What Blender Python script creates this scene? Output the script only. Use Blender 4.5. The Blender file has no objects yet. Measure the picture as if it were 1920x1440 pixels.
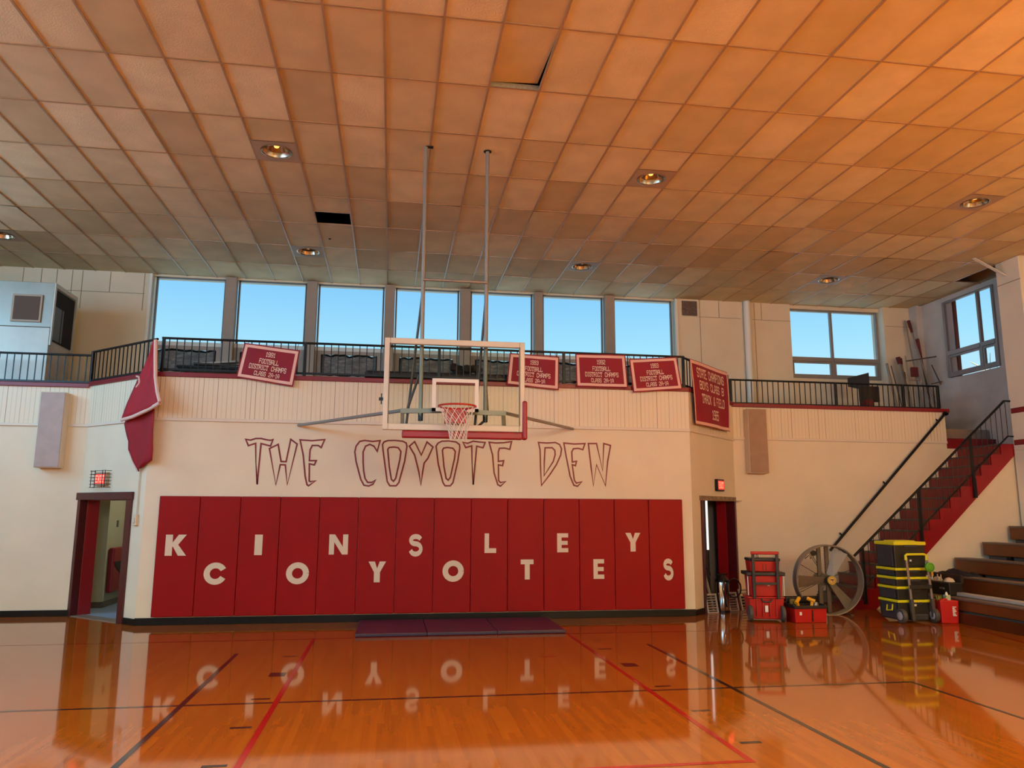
import bpy, bmesh, math, random
from mathutils import Vector, Matrix
random.seed(7)
PI = math.pi
C = bpy.context.scene.collection
sc = bpy.context.scene
R = math.radians

# ------------------------------------------------------------------ materials
def lin(h):
    h = h.lstrip('#')
    v = [int(h[i:i+2], 16)/255 for i in (0, 2, 4)]
    return tuple(x/12.92 if x <= .04045 else ((x+.055)/1.055)**2.4 for x in v) + (1,)

MATS = {}
def mat(name, col, rough=.6, metal=0., var=.0, vscale=6., bump=0., bscale=40., spec=.5, emit=None, estr=1., coat=0.):
    """principled material with an optional procedural tone variation and bump"""
    if name in MATS: return MATS[name]
    m = bpy.data.materials.new(name); m.use_nodes = True
    nt = m.node_tree; b = nt.nodes['Principled BSDF']
    c = lin(col) if isinstance(col, str) else tuple(col)+(1,)
    b.inputs['Base Color'].default_value = c
    b.inputs['Roughness'].default_value = rough
    b.inputs['Metallic'].default_value = metal
    b.inputs['Specular IOR Level'].default_value = spec
    b.inputs['Coat Weight'].default_value = coat
    tc = nt.nodes.new('ShaderNodeTexCoord')
    if var:
        n = nt.nodes.new('ShaderNodeTexNoise'); n.inputs['Scale'].default_value = vscale; n.inputs['Detail'].default_value = 5
        nt.links.new(tc.outputs['Object'], n.inputs['Vector'])
        mr = nt.nodes.new('ShaderNodeMapRange'); mr.inputs[1].default_value = .3; mr.inputs[2].default_value = .7
        mr.inputs[3].default_value = 1-var; mr.inputs[4].default_value = 1+var*.6
        nt.links.new(n.outputs['Fac'], mr.inputs[0])
        mx = nt.nodes.new('ShaderNodeMix'); mx.data_type = 'RGBA'; mx.blend_type = 'MULTIPLY'; mx.inputs[0].default_value = 1
        mx.inputs[6].default_value = c
        nt.links.new(mr.outputs[0], mx.inputs[7]); nt.links.new(mx.outputs[2], b.inputs['Base Color'])
    if bump:
        n2 = nt.nodes.new('ShaderNodeTexNoise'); n2.inputs['Scale'].default_value = bscale; n2.inputs['Detail'].default_value = 3
        nt.links.new(tc.outputs['Object'], n2.inputs['Vector'])
        bp = nt.nodes.new('ShaderNodeBump'); bp.inputs['Strength'].default_value = bump; bp.inputs['Distance'].default_value = .01
        nt.links.new(n2.outputs['Fac'], bp.inputs['Height']); nt.links.new(bp.outputs[0], b.inputs['Normal'])
    if emit:
        b.inputs['Emission Color'].default_value = lin(emit); b.inputs['Emission Strength'].default_value = estr
    MATS[name] = m
    return m

def N(nt, t, **kw):
    n = nt.nodes.new(t)
    for k, v in kw.items(): setattr(n, k, v)
    return n
def math_node(nt, op, a, b=None, c=None):
    n = N(nt, 'ShaderNodeMath', operation=op)
    for i, v in enumerate((a, b, c)):
        if v is None: continue
        if isinstance(v, (int, float)): n.inputs[i].default_value = v
        else: nt.links.new(v, n.inputs[i])
    return n.outputs[0]

def mat_beadboard():
    """painted tongue-and-groove boards: thin brown grooves every 7 cm along local x"""
    m = bpy.data.materials.new('beadboard_paint'); m.use_nodes = True; nt = m.node_tree; b = nt.nodes['Principled BSDF']
    tc = N(nt, 'ShaderNodeTexCoord'); sx = N(nt, 'ShaderNodeSeparateXYZ'); nt.links.new(tc.outputs['Object'], sx.inputs[0])
    f = math_node(nt, 'FRACT', math_node(nt, 'DIVIDE', sx.outputs[0], .074))
    d = math_node(nt, 'ABSOLUTE', math_node(nt, 'SUBTRACT', f, .5))
    g = math_node(nt, 'GREATER_THAN', d, .44)
    cell = math_node(nt, 'FLOOR', math_node(nt, 'ADD', math_node(nt, 'DIVIDE', sx.outputs[0], .074), .5))
    wn = N(nt, 'ShaderNodeTexWhiteNoise', noise_dimensions='1D'); nt.links.new(cell, wn.inputs['W'])
    st = math_node(nt, 'MULTIPLY', g, math_node(nt, 'ADD', math_node(nt, 'MULTIPLY', math_node(nt, 'POWER', wn.outputs['Value'], 3.), .75), .2))
    mx = N(nt, 'ShaderNodeMix', data_type='RGBA'); nt.links.new(st, mx.inputs[0])
    mx.inputs[6].default_value = lin(WALLCOL); mx.inputs[7].default_value = lin('#7a5c48')
    nt.links.new(mx.outputs[2], b.inputs['Base Color']); b.inputs['Roughness'].default_value = .45
    bp = N(nt, 'ShaderNodeBump'); bp.inputs['Strength'].default_value = .6; bp.inputs['Distance'].default_value = .006; bp.invert = True
    nt.links.new(g, bp.inputs['Height']); nt.links.new(bp.outputs[0], b.inputs['Normal'])
    return m

def mat_wood_floor():
    """varnished maple strips running along y"""
    m = bpy.data.materials.new('varnished_maple_floor'); m.use_nodes = True; nt = m.node_tree; b = nt.nodes['Principled BSDF']
    tc = N(nt, 'ShaderNodeTexCoord'); sx = N(nt, 'ShaderNodeSeparateXYZ'); nt.links.new(tc.outputs['Object'], sx.inputs[0])
    col = math_node(nt, 'FLOOR', math_node(nt, 'DIVIDE', sx.outputs[0], .057))
    w1 = N(nt, 'ShaderNodeTexWhiteNoise', noise_dimensions='1D'); nt.links.new(col, w1.inputs['W'])
    yy = math_node(nt, 'ADD', math_node(nt, 'DIVIDE', sx.outputs[1], .95), math_node(nt, 'MULTIPLY', w1.outputs['Value'], 17.3))
    row = math_node(nt, 'FLOOR', yy)
    cv = N(nt, 'ShaderNodeCombineXYZ'); nt.links.new(col, cv.inputs[0]); nt.links.new(row, cv.inputs[1])
    w2 = N(nt, 'ShaderNodeTexWhiteNoise', noise_dimensions='2D'); nt.links.new(cv.outputs[0], w2.inputs['Vector'])
    mp = N(nt, 'ShaderNodeMapping'); mp.inputs['Scale'].default_value = (22, 1.2, 1); nt.links.new(tc.outputs['Object'], mp.inputs[0])
    gr = N(nt, 'ShaderNodeTexNoise'); gr.inputs['Scale'].default_value = 1.; gr.inputs['Detail'].default_value = 3; nt.links.new(mp.outputs[0], gr.inputs['Vector'])
    t = math_node(nt, 'ADD', math_node(nt, 'MULTIPLY', w2.outputs['Value'], .22), math_node(nt, 'ADD', math_node(nt, 'MULTIPLY', gr.outputs['Fac'], .3), .23))
    cr = N(nt, 'ShaderNodeValToRGB'); nt.links.new(t, cr.inputs[0])
    e = cr.color_ramp.elements
    e[0].position = .1; e[0].color = FLOOR_DARK; e[1].position = 1.0; e[1].color = FLOOR_LIGHT
    nt.links.new(cr.outputs[0], b.inputs['Base Color'])
    # faint waviness of the varnish, stretched along the strips
    mp2 = N(nt, 'ShaderNodeMapping'); mp2.inputs['Scale'].default_value = (9, 1.6, 1); nt.links.new(tc.outputs['Object'], mp2.inputs[0])
    n2 = N(nt, 'ShaderNodeTexNoise'); n2.inputs['Scale'].default_value = 1.2; n2.inputs['Detail'].default_value = 2; nt.links.new(mp2.outputs[0], n2.inputs['Vector'])
    bp = N(nt, 'ShaderNodeBump'); bp.inputs['Strength'].default_value = .02; bp.inputs['Distance'].default_value = .001
    nt.links.new(n2.outputs['Fac'], bp.inputs['Height']); nt.links.new(bp.outputs[0], b.inputs['Normal'])
    b.inputs['Roughness'].default_value = .055; b.inputs['Specular IOR Level'].default_value = .5
    return m

TX, TY, CX, CY = .6096, 1.2192, -.2102, 5.9021
CEIL = 6.7176
def mat_ceiling():
    """lay-in tiles, each with its own shade of off-white and a fissured face"""
    m = bpy.data.materials.new('acoustic_ceiling_tile'); m.use_nodes = True; nt = m.node_tree; b = nt.nodes['Principled BSDF']
    tc = N(nt, 'ShaderNodeTexCoord'); sx = N(nt, 'ShaderNodeSeparateXYZ'); nt.links.new(tc.outputs['Object'], sx.inputs[0])
    a = math_node(nt, 'FLOOR', math_node(nt, 'DIVIDE', math_node(nt, 'SUBTRACT', sx.outputs[0], CX), TX))
    c = math_node(nt, 'FLOOR', math_node(nt, 'DIVIDE', math_node(nt, 'SUBTRACT', sx.outputs[1], CY), TY))
    cv = N(nt, 'ShaderNodeCombineXYZ'); nt.links.new(a, cv.inputs[0]); nt.links.new(c, cv.inputs[1])
    w = N(nt, 'ShaderNodeTexWhiteNoise', noise_dimensions='2D'); nt.links.new(cv.outputs[0], w.inputs['Vector'])
    cr = N(nt, 'ShaderNodeValToRGB'); nt.links.new(w.outputs['Value'], cr.inputs[0])
    e = cr.color_ramp.elements
    e[0].position = 0; e[0].color = lin('#c0b18c'); e[1].position = 1; e[1].color = lin('#e4d6b0')
    x = e.new(.55); x.color = lin('#d5c7a1'); y = e.new(.75); y.color = lin('#e1d4ae')
    ns = N(nt, 'ShaderNodeTexNoise'); ns.inputs['Scale'].default_value = 2.2; ns.inputs['Detail'].default_value = 4; nt.links.new(tc.outputs['Object'], ns.inputs['Vector'])
    mr = N(nt, 'ShaderNodeMapRange'); mr.inputs[1].default_value = .35; mr.inputs[2].default_value = .65; mr.inputs[3].default_value = .9; mr.inputs[4].default_value = 1.04
    nt.links.new(ns.outputs['Fac'], mr.inputs[0])
    mx = N(nt, 'ShaderNodeMix', data_type='RGBA', blend_type='MULTIPLY'); mx.inputs[0].default_value = 1
    nt.links.new(cr.outputs[0], mx.inputs[6]); nt.links.new(mr.outputs[0], mx.inputs[7])
    nt.links.new(mx.outputs[2], b.inputs['Base Color']); b.inputs['Roughness'].default_value = .75; b.inputs['Specular IOR Level'].default_value = .25
    n3 = N(nt, 'ShaderNodeTexNoise'); n3.inputs['Scale'].default_value = 55; n3.inputs['Detail'].default_value = 2; nt.links.new(tc.outputs['Object'], n3.inputs['Vector'])
    bp = N(nt, 'ShaderNodeBump'); bp.inputs['Distance'].default_value = .008
    nt.links.new(math_node(nt, 'MULTIPLY', w.outputs['Value'], .5), bp.inputs['Strength'])
    nt.links.new(n3.outputs['Fac'], bp.inputs['Height']); nt.links.new(bp.outputs[0], b.inputs['Normal'])
    return m

def mat_glass(name, tint=(1, 1, 1), ior=1.2):
    m = bpy.data.materials.new(name); m.use_nodes = True; nt = m.node_tree
    nt.nodes.remove(nt.nodes['Principled BSDF']); out = nt.nodes['Material Output']
    tr = N(nt, 'ShaderNodeBsdfTransparent'); tr.inputs[0].default_value = tint+(1,)
    gl = N(nt, 'ShaderNodeBsdfGlossy'); gl.inputs['Roughness'].default_value = .02
    fr = N(nt, 'ShaderNodeFresnel'); fr.inputs[0].default_value = ior
    mx = N(nt, 'ShaderNodeMixShader')
    nt.links.new(fr.outputs[0], mx.inputs[0])
    nt.links.new(tr.outputs[0], mx.inputs[1]); nt.links.new(gl.outputs[0], mx.inputs[2]); nt.links.new(mx.outputs[0], out.inputs[0])
    MATS[name] = m
    return m

def mat_dark_panel():
    """weathered sheet in the lower sashes: ragged black edge round a mottled grey field"""
    m = bpy.data.materials.new('weathered_dark_sheet'); m.use_nodes = True; nt = m.node_tree; b = nt.nodes['Principled BSDF']
    tc = N(nt, 'ShaderNodeTexCoord')
    mp = N(nt, 'ShaderNodeMapping'); mp.inputs['Scale'].default_value = (1, 1, 3); nt.links.new(tc.outputs['Object'], mp.inputs[0])
    n = N(nt, 'ShaderNodeTexNoise'); n.inputs['Scale'].default_value = 6; n.inputs['Detail'].default_value = 8; n.inputs['Roughness'].default_value = .7
    nt.links.new(mp.outputs[0], n.inputs['Vector'])
    cr = N(nt, 'ShaderNodeValToRGB'); nt.links.new(n.outputs['Fac'], cr.inputs[0]); e = cr.color_ramp.elements
    e[0].position = .35; e[0].color = lin('#3b393a'); e[1].position = .75; e[1].color = lin('#a8a29a')
    x = e.new(.55); x.color = lin('#6b6764')
    nt.links.new(cr.outputs[0], b.inputs['Base Color']); b.inputs['Roughness'].default_value = .55
    MATS['sheet'] = m
    return m

# ------------------------------------------------------------------ mesh helpers
class MB:
    def __init__(s): s.v = []; s.f = []
    def add(s, vs, fs):
        o = len(s.v); s.v += [tuple(p) for p in vs]; s.f += [tuple(i+o for i in f) for f in fs]; return s
    def box(s, a, b, M=None):
        x0, y0, z0 = a; x1, y1, z1 = b
        vs = [(x0,y0,z0),(x1,y0,z0),(x1,y1,z0),(x0,y1,z0),(x0,y0,z1),(x1,y0,z1),(x1,y1,z1),(x0,y1,z1)]
        if M is not None: vs = [M @ Vector(p) for p in vs]
        return s.add(vs, [(0,3,2,1),(4,5,6,7),(0,1,5,4),(1,2,6,5),(2,3,7,6),(3,0,4,7)])
    def frustum(s, a, b, inset):
        """box whose bottom is inset"""
        x0, y0, z0 = a; x1, y1, z1 = b; i = inset
        return s.add([(x0+i,y0+i,z0),(x1-i,y0+i,z0),(x1-i,y1-i,z0),(x0+i,y1-i,z0),(x0,y0,z1),(x1,y0,z1),(x1,y1,z1),(x0,y1,z1)],
                     [(0,3,2,1),(4,5,6,7),(0,1,5,4),(1,2,6,5),(2,3,7,6),(3,0,4,7)])
    def tube(s, p, q, r, n=8, r2=None):
        p, q = Vector(p), Vector(q); d = (q-p).normalized()
        u = d.orthogonal().normalized(); w = d.cross(u); r2 = r if r2 is None else r2
        ring = lambda c, rr: [c+(u*math.cos(2*PI*i/n)+w*math.sin(2*PI*i/n))*rr for i in range(n)]
        fs = [(i, (i+1) % n, n+(i+1) % n, n+i) for i in range(n)] + [tuple(range(n-1, -1, -1)), tuple(range(n, 2*n))]
        return s.add(ring(p, r)+ring(q, r2), fs)
    def path(s, pts, r, n=8, closed=False):
        pts = [Vector(p) for p in pts]; m = len(pts); o = len(s.v); fs = []; prev = None
        for k, p in enumerate(pts):
            a = pts[k-1] if (k or closed) else p; b = pts[(k+1) % m] if (k < m-1 or closed) else p
            d = (b-a).normalized()
            if prev is None: u = d.orthogonal().normalized()
            else:
                u = prev - d*prev.dot(d)
                u = u.normalized() if u.length > 1e-6 else d.orthogonal().normalized()
            prev = u; w = d.cross(u)
            s.v += [tuple(p+(u*math.cos(2*PI*i/n)+w*math.sin(2*PI*i/n))*r) for i in range(n)]
        for k in range(m if closed else m-1):
            a, b = o+k*n, o+((k+1) % m)*n
            fs += [(a+i, a+(i+1) % n, b+(i+1) % n, b+i) for i in range(n)]
        if not closed: fs += [tuple(o+i for i in range(n-1, -1, -1)), tuple(o+(m-1)*n+i for i in range(n))]
        s.f += fs; return s
    def bar(s, p, q, w, t, up=(0, 0, 1)):
        """rectangular bar from p to q, w along the sideways axis, t along up"""
        p, q = Vector(p), Vector(q); d = (q-p).normalized(); u = Vector(up); x = d.cross(u)
        x = x.normalized() if x.length > 1e-6 else d.orthogonal().normalized(); u = x.cross(d).normalized()
        c = [(-w/2, -t/2), (w/2, -t/2), (w/2, t/2), (-w/2, t/2)]
        return s.add([p+x*a+u*b for a, b in c]+[q+x*a+u*b for a, b in c], [(0,3,2,1),(4,5,6,7),(0,1,5,4),(1,2,6,5),(2,3,7,6),(3,0,4,7)])
    def lathe(s, prof, n=24, c=(0, 0, 0), axis='z'):
        o = len(s.v); m = len(prof)
        for r, h in prof:
            for i in range(n):
                a = 2*PI*i/n; x, y = r*math.cos(a), r*math.sin(a)
                p = (x, y, h) if axis == 'z' else ((x, h, y) if axis == 'y' else (h, x, y))
                s.v.append((p[0]+c[0], p[1]+c[1], p[2]+c[2]))
        for k in range(m-1):
            s.f += [(o+k*n+i, o+k*n+(i+1) % n, o+(k+1)*n+(i+1) % n, o+(k+1)*n+i) for i in range(n)]
        return s
    def prism(s, poly, a, b, axis='y'):
        """2-D polygon (x,z) extruded along y from a to b, or (x,y) along z, or (y,z) along x"""
        def P(p, t): return (p[0], t, p[1]) if axis == 'y' else ((p[0], p[1], t) if axis == 'z' else (t, p[0], p[1]))
        n = len(poly)
        return s.add([P(p, a) for p in poly]+[P(p, b) for p in poly],
                     [tuple(range(n)), tuple(range(2*n-1, n-1, -1))]+[(i, n+i, n+(i+1) % n, (i+1) % n) for i in range(n)])
    def quad(s, *p): return s.add(p, [tuple(range(len(p)))])
    def build(s, name, m, parent=None, smooth=False, bevel=0, loc=None, rotz=0, seg=2, solid=0):
        me = bpy.data.meshes.new(name); me.from_pydata(s.v, [], s.f); me.update()
        bm = bmesh.new(); bm.from_mesh(me); bmesh.ops.recalc_face_normals(bm, faces=bm.faces); bm.to_mesh(me); bm.free()
        me.materials.append(m)
        if smooth:
            for p in me.polygons: p.use_smooth = True
            me.set_sharp_from_angle(angle=R(40))
        o = bpy.data.objects.new(name, me); C.objects.link(o)
        if parent is not None: o.parent = parent
        if loc is not None: o.location = loc
        o.rotation_euler[2] = rotz
        if bevel:
            b = o.modifiers.new('bevel', 'BEVEL'); b.width = bevel; b.segments = seg; b.limit_method = 'ANGLE'
        if solid:
            so = o.modifiers.new('solid', 'SOLIDIFY'); so.thickness = solid
        return o

def thing(name, label, cat, loc=(0, 0, 0), rotz=0, group=None):
    o = bpy.data.objects.new(name, None); C.objects.link(o); o.empty_display_size = .1
    o.location = loc; o.rotation_euler = (0, 0, rotz); o['label'] = label; o['category'] = cat
    if group: o['group'] = group
    return o
def tag(o, label, cat, group=None):
    o['label'] = label; o['category'] = cat
    if group: o['group'] = group
    return o
def struct(o): o['kind'] = 'structure'; return o
def frame(name, loc, rotz=0):
    o = bpy.data.objects.new(name, None); C.objects.link(o); o.location = loc; o.rotation_euler = (0, 0, rotz); o['kind'] = 'structure'
    return o

# ------------------------------------------------------------------ block stroke lettering (grid 4 wide x 6 high)
G = {'A':[[(0,0),(0,4.4),(1.2,6),(2.8,6),(4,4.4),(4,0)],[(0,2.5),(4,2.5)]],'B':[[(0,0),(0,6),(3,6),(4,5.2),(4,3.8),(3,3.1),(0,3.1)],[(3,3.1),(4,2.3),(4,.8),(3,0),(0,0)]],
'C':[[(4,4.5),(4,5),(3,6),(1,6),(0,5),(0,1),(1,0),(3,0),(4,1),(4,1.5)]],'D':[[(0,0),(0,6),(2.8,6),(4,4.8),(4,1.2),(2.8,0),(0,0)]],'E':[[(4,6),(0,6),(0,0),(4,0)],[(0,3),(3,3)]],
'F':[[(4,6),(0,6),(0,0)],[(0,3),(3,3)]],'H':[[(0,0),(0,6)],[(4,0),(4,6)],[(0,3),(4,3)]],'I':[[(1,0),(3,0)],[(1,6),(3,6)],[(2,0),(2,6)]],'K':[[(0,0),(0,6)],[(4,6),(0,2.6)],[(1.4,3.6),(4,0)]],
'L':[[(0,6),(0,0),(4,0),(4,1.2)]],'M':[[(0,0),(0,6),(2,2.6),(4,6),(4,0)]],'N':[[(0,0),(0,6),(4,0),(4,6)]],'O':[[(1,0),(0,1),(0,5),(1,6),(3,6),(4,5),(4,1),(3,0),(1,0)]],
'P':[[(0,0),(0,6),(3,6),(4,5),(4,3.6),(3,2.7),(0,2.7)]],'R':[[(0,0),(0,6),(3,6),(4,5),(4,3.8),(3,3),(0,3)],[(2,3),(4,0)]],'S':[[(4,4.7),(4,5.2),(3.2,6),(.8,6),(0,5.2),(0,3.9),(.8,3.1),(3.2,2.9),(4,2.1),(4,.8),(3.2,0),(.8,0),(0,.8),(0,1.3)]],
'T':[[(0,4.9),(0,6),(4,6),(4,4.9)],[(2,6),(2,0)],[(1.1,0),(2.9,0)]],'X':[[(0,0),(4,6)],[(0,6),(4,0)]],'Y':[[(0,6),(2,3),(4,6)],[(2,3),(2,0)]],'&':[[(4,0),(.8,4.3),(.8,5.3),(1.5,6),(2.4,6),(3,5.3),(2.8,4.3),(0,1.8),(0,.7),(.8,0),(2.2,0),(3.8,2)]],
'1':[[(1,4.8),(2.2,6),(2.2,0)],[(1.2,0),(3.2,0)]],'2':[[(0,4.8),(.8,6),(3.2,6),(4,5),(4,3.9),(0,.9),(0,0),(4,0)]],'3':[[(0,5.1),(.8,6),(3.2,6),(4,5.1),(4,3.9),(3.2,3.1),(1.5,3.1)],[(3.2,3.1),(4,2.2),(4,.9),(3.2,0),(.8,0),(0,.9)]],
'5':[[(4,6),(0,6),(0,3.4),(3,3.6),(4,2.6),(4,.9),(3.1,0),(0,0)]],'6':[[(4,5.2),(3.2,6),(.8,6),(0,5.2),(0,.8),(.8,0),(3.2,0),(4,.8),(4,2.6),(3.2,3.4),(0,3.2)]],
'9':[[(0,.8),(.8,0),(3.2,0),(4,.8),(4,5.2),(3.2,6),(.8,6),(0,5.2),(0,3.6),(.8,2.8),(4,2.9)]],'-':[[(.8,3),(3.2,3)]],' ':[]}
def text_strokes(t, w=.9):
    """list of quads (four (x,y)) for the string, letters 4 x 6 units on a 5.4 advance, plus the total length"""
    out = []; x = 0; wd = 0
    for ch in t:
        if ch == ' ': wd += 1
        adv = 5.6 if ch not in 'I1-' else 4.4
        off = 0 if ch not in 'I1-' else -.6
        for st in G[ch]:
            for a, b in zip(st, st[1:]):
                dx, dy = b[0]-a[0], b[1]-a[1]; L = math.hypot(dx, dy); ux, uy = dx/L*w/2, dy/L*w/2
                a2 = (a[0]-ux*.9, a[1]-uy*.9); b2 = (b[0]+ux*.9, b[1]+uy*.9)
                out.append(([(x+off+p[0]+s*uy*-1, p[1]+s*ux) for p, s in ((a2, -1), (b2, -1), (b2, 1), (a2, 1))], wd))
        x += adv
    return out, x-1.6

# light colours and strengths: added area lamps at unseen windows, warm low sun on the right, yellowish fill lamps behind
LCOL, LPOW = (.3, .65, 1.0), 232
RCOL, RPOW = (.8, .9, 1.0), 6
SUN, SUNDIR, SUNC = 366, (-.6, .2, -.7), (1, 1, .22)
DLP, DLF, DLC = 513, 3, (1, .88, .22)
EXPO = 0.0
BPOWS = (6, 6, 363, 376, 376)
BCOLS = ((.6, .8, 1.0), (.6, .8, 1.0), (.3, .65, 1.0), (1, .7, .3), (1, .7, .3))
COOL, COOLC = 75, (.25, .55, 1.0)

WALLCOL = '#e8dcc2'
FLOOR_DARK = lin('#7e3c0c'); FLOOR_LIGHT = lin('#b0601a')
M_wall = mat('painted_wall', WALLCOL, .5, var=.05, vscale=1.4, bump=.08, bscale=9)
M_block = mat('painted_block_wall', '#e2d3b8', .6, var=.07, vscale=1.1, bump=.06, bscale=6)
M_taupe = mat('taupe_mullion_paint', '#9c8c80', .5, var=.05)
M_bead = mat_beadboard()
M_mould = mat('moulding_paint', '#e0d5c4', .4)
M_redtrim = mat('dark_red_trim_paint', '#7a0f1d', .35, var=.08)
M_base = mat('black_rubber_baseboard', '#0f0b0a', .4, spec=.25)
M_floor = mat_wood_floor()
M_tile = mat_ceiling()
M_grid = mat('painted_tee_bar', '#a08460', .3, spec=.6)
M_black = mat('black_painted_steel', '#0c0d12', .35, spec=.35)
M_redpaint = mat('red_line_paint', '#9c1110', .12)
M_darkline = mat('dark_line_paint', '#241a1c', .12)
M_pad = mat('red_vinyl_pad', '#920509', .5, spec=.2, var=.07, vscale=3, bump=.05, bscale=30)
M_cream = mat('cream_vinyl_letter', '#dccdb6', .5)
M_white = mat('white_paint', '#e9e4da', .4)
M_sheet = mat_dark_panel()
M_sill = mat('pale_sill_paint', '#d7d6d2', .45)
M_alu = mat('dull_aluminium', '#a9a49c', .38, metal=.75)
M_dark = mat('dark_void', '#0c0d12', .9)
M_glass = mat_glass('window_glass', (1, 1, 1), 1.06)
M_door = mat('dark_red_door_paint', '#8a1520', .3)
M_doordk = mat('maroon_frame_paint', '#4a0f18', .3)

LT, RT = Vector((-5.2, 14.1)), Vector((6.72, 14.4))
LF, RF = Vector((-3.8, 12.83)), Vector((5.18, 12.83))
L_ANG = math.atan2(LF.y-LT.y, LF.x-LT.x); L_LEN = (LF-LT).length
R_ANG = math.atan2(RT.y-RF.y, RT.x-RF.x); R_LEN = (RT-RF).length
BAL = 3.5            # balcony floor
Z0, Z1 = 3.85, 3.925  # red cap on the parapet
MZ = 3.17            # moulding under the boarding

# ---------------- floor with painted court lines
fl = struct(MB().add([(-10.5,-9,0),(13,-9,0),(13,17.2,0),(-10.5,17.2,0)], [(0,1,2,3)]).build('floor', M_floor))
def line(name, a, b, w, m, z=.0012):
    a, b = Vector(a), Vector(b); d = (b-a).normalized(); n = Vector((-d.y, d.x))*w/2
    MB().quad(*[(p.x, p.y, z) for p in (a-n, b-n, b+n, a+n)]).build(name, m, fl)
line('baseline', (-9, 11.2), (8.9, 11.25), .05, M_redpaint)
line('sideline', (8.95, 11.25), (8.35, 8.6), .05, M_redpaint)
line('sideline', (8.35, 8.6), (8.3, -5), .05, M_redpaint, .0014)
for x in (-.985, 2.575): line('lane_line', (x, 11.2), (x, 5.42), .05, M_redpaint, .0016)
line('free_throw_line', (-1.0, 5.45), (2.6, 5.45), .05, M_redpaint, .0018)
for x in (-1.81, 3.44): line('court_line', (x, 10.22), (x, -4), .05, M_darkline, .0013)
line('court_line', (-9, 7.64), (5.42, 7.64), .045, M_darkline, .0012)
line('court_line', (5.42, 7.66), (5.46, -4), .045, M_darkline, .0014)
for s, x in ((-1, -1.03), (1, 2.66)):
    x0, x1 = (x-.2, x-.03) if s < 0 else (x+.03, x+.2)
    for y in (9.95, 7.8, 6.83, 5.87): line('lane_mark', (x0, y), (x1, y), .05, M_darkline)
    line('lane_mark', (x0, 8.9), (x1, 8.9), .2, M_darkline)
line('lane_mark', (1.86, 9.53), (2.02, 9.53), .05, M_redpaint)

# ---------------- walls of the near end (angled bay with the pads)
wf = struct(MB().box((-3.8,0,0),(5.18,.15,Z0)).build('wall_front', M_wall, loc=(0,12.83,0)))
MB().box((-3.8,-.012,MZ),(5.18,0,Z0)).build('beadboard', M_bead, wf)
MB().box((-3.8,-.03,MZ-.03),(5.18,0,MZ+.02)).build('moulding', M_mould, wf, bevel=.008)

def angled_wall(name, loc, rot, L, d0, d1, dh):
    """wall with a door opening from d0 to d1, dh high; local x runs along the wall"""
    w = MB()
    if d0 > .01: w.box((0,0,0),(d0,.15,dh))
    w.box((d1,0,0),(L,.15,dh)); w.box((0,0,dh),(L,.15,Z0))
    o = struct(w.build(name, M_wall, loc=loc, rotz=rot))
    MB().box((0,-.012,MZ),(L,0,Z0)).build('beadboard', M_bead, o)
    MB().box((0,-.03,MZ-.03),(L,0,MZ+.02)).build('moulding', M_mould, o, bevel=.008)
    return o
wla = angled_wall('wall_front_left', (LT.x,LT.y,0), L_ANG, L_LEN, .04, 1.46, 1.93)
wra = angled_wall('wall_front_right', (RF.x,RF.y,0), R_ANG, R_LEN, .46, 2.1, 1.95)
wl = struct(MB().box((-10.5,0,0),(-5.2,.15,Z0)).build('wall_left', M_wall, loc=(0,14.1,0)))
MB().box((-10.5,-.012,MZ),(-5.2,0,Z0)).build('beadboard', M_bead, wl)
MB().box((-10.5,-.03,MZ-.03),(-5.2,0,MZ+.02)).build('moulding', M_mould, wl, bevel=.008)
wr = struct(MB().box((6.72,0,0),(11.46,.15,Z0)).box((11.46,0,0),(12.65,.15,3.07)).build('wall_right', M_wall, loc=(0,14.4,0)))
MB().box((6.72,-.012,MZ+.02),(11.46,0,Z0)).build('beadboard', M_bead, wr)
MB().box((6.72,-.03,MZ),(11.46,0,MZ+.05)).build('moulding', M_mould, wr, bevel=.008)

# red caps along the parapet
def cap(n, a, b, rot, L, z=0):
    struct(MB().box((0,-.045,Z0+z),(L,.2,Z1+z)).build(n, M_redtrim, loc=(a[0],a[1],0), rotz=rot, bevel=.008))
cap('trim_1', (-10.5,14.1), None, 0, 5.28, -.03); cap('trim_2', LT, None, L_ANG, L_LEN)
cap('trim_3', LF, None, 0, 8.98); cap('trim_4', RF, None, R_ANG, R_LEN, .002); cap('trim_5', (6.7,14.4), None, 0, 4.86, -.02)

# baseboards
struct(MB().box((-3.8,-.02,0),(5.18,0,.11)).build('baseboard_front', M_base, loc=(0,12.83,0), bevel=.004))
struct(MB().box((-10.5,-.02,0),(-5.2,0,.1)).build('baseboard_left', M_base, loc=(0,14.1,0), bevel=.004))
struct(MB().box((1.6,-.02,0),(L_LEN+.008,0,.1)).build('baseboard_front_left', M_base, loc=(LT.x,LT.y,0), rotz=L_ANG, bevel=.004))
struct(MB().box((-.008,-.02,0),(.36,0,.1)).build('baseboard_front_right', M_base, loc=(RF.x,RF.y,0), rotz=R_ANG, bevel=.004))
struct(MB().box((6.72,-.02,0),(8.9,0,.13)).build('baseboard_right', M_base, loc=(0,14.4,0), bevel=.004))

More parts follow.
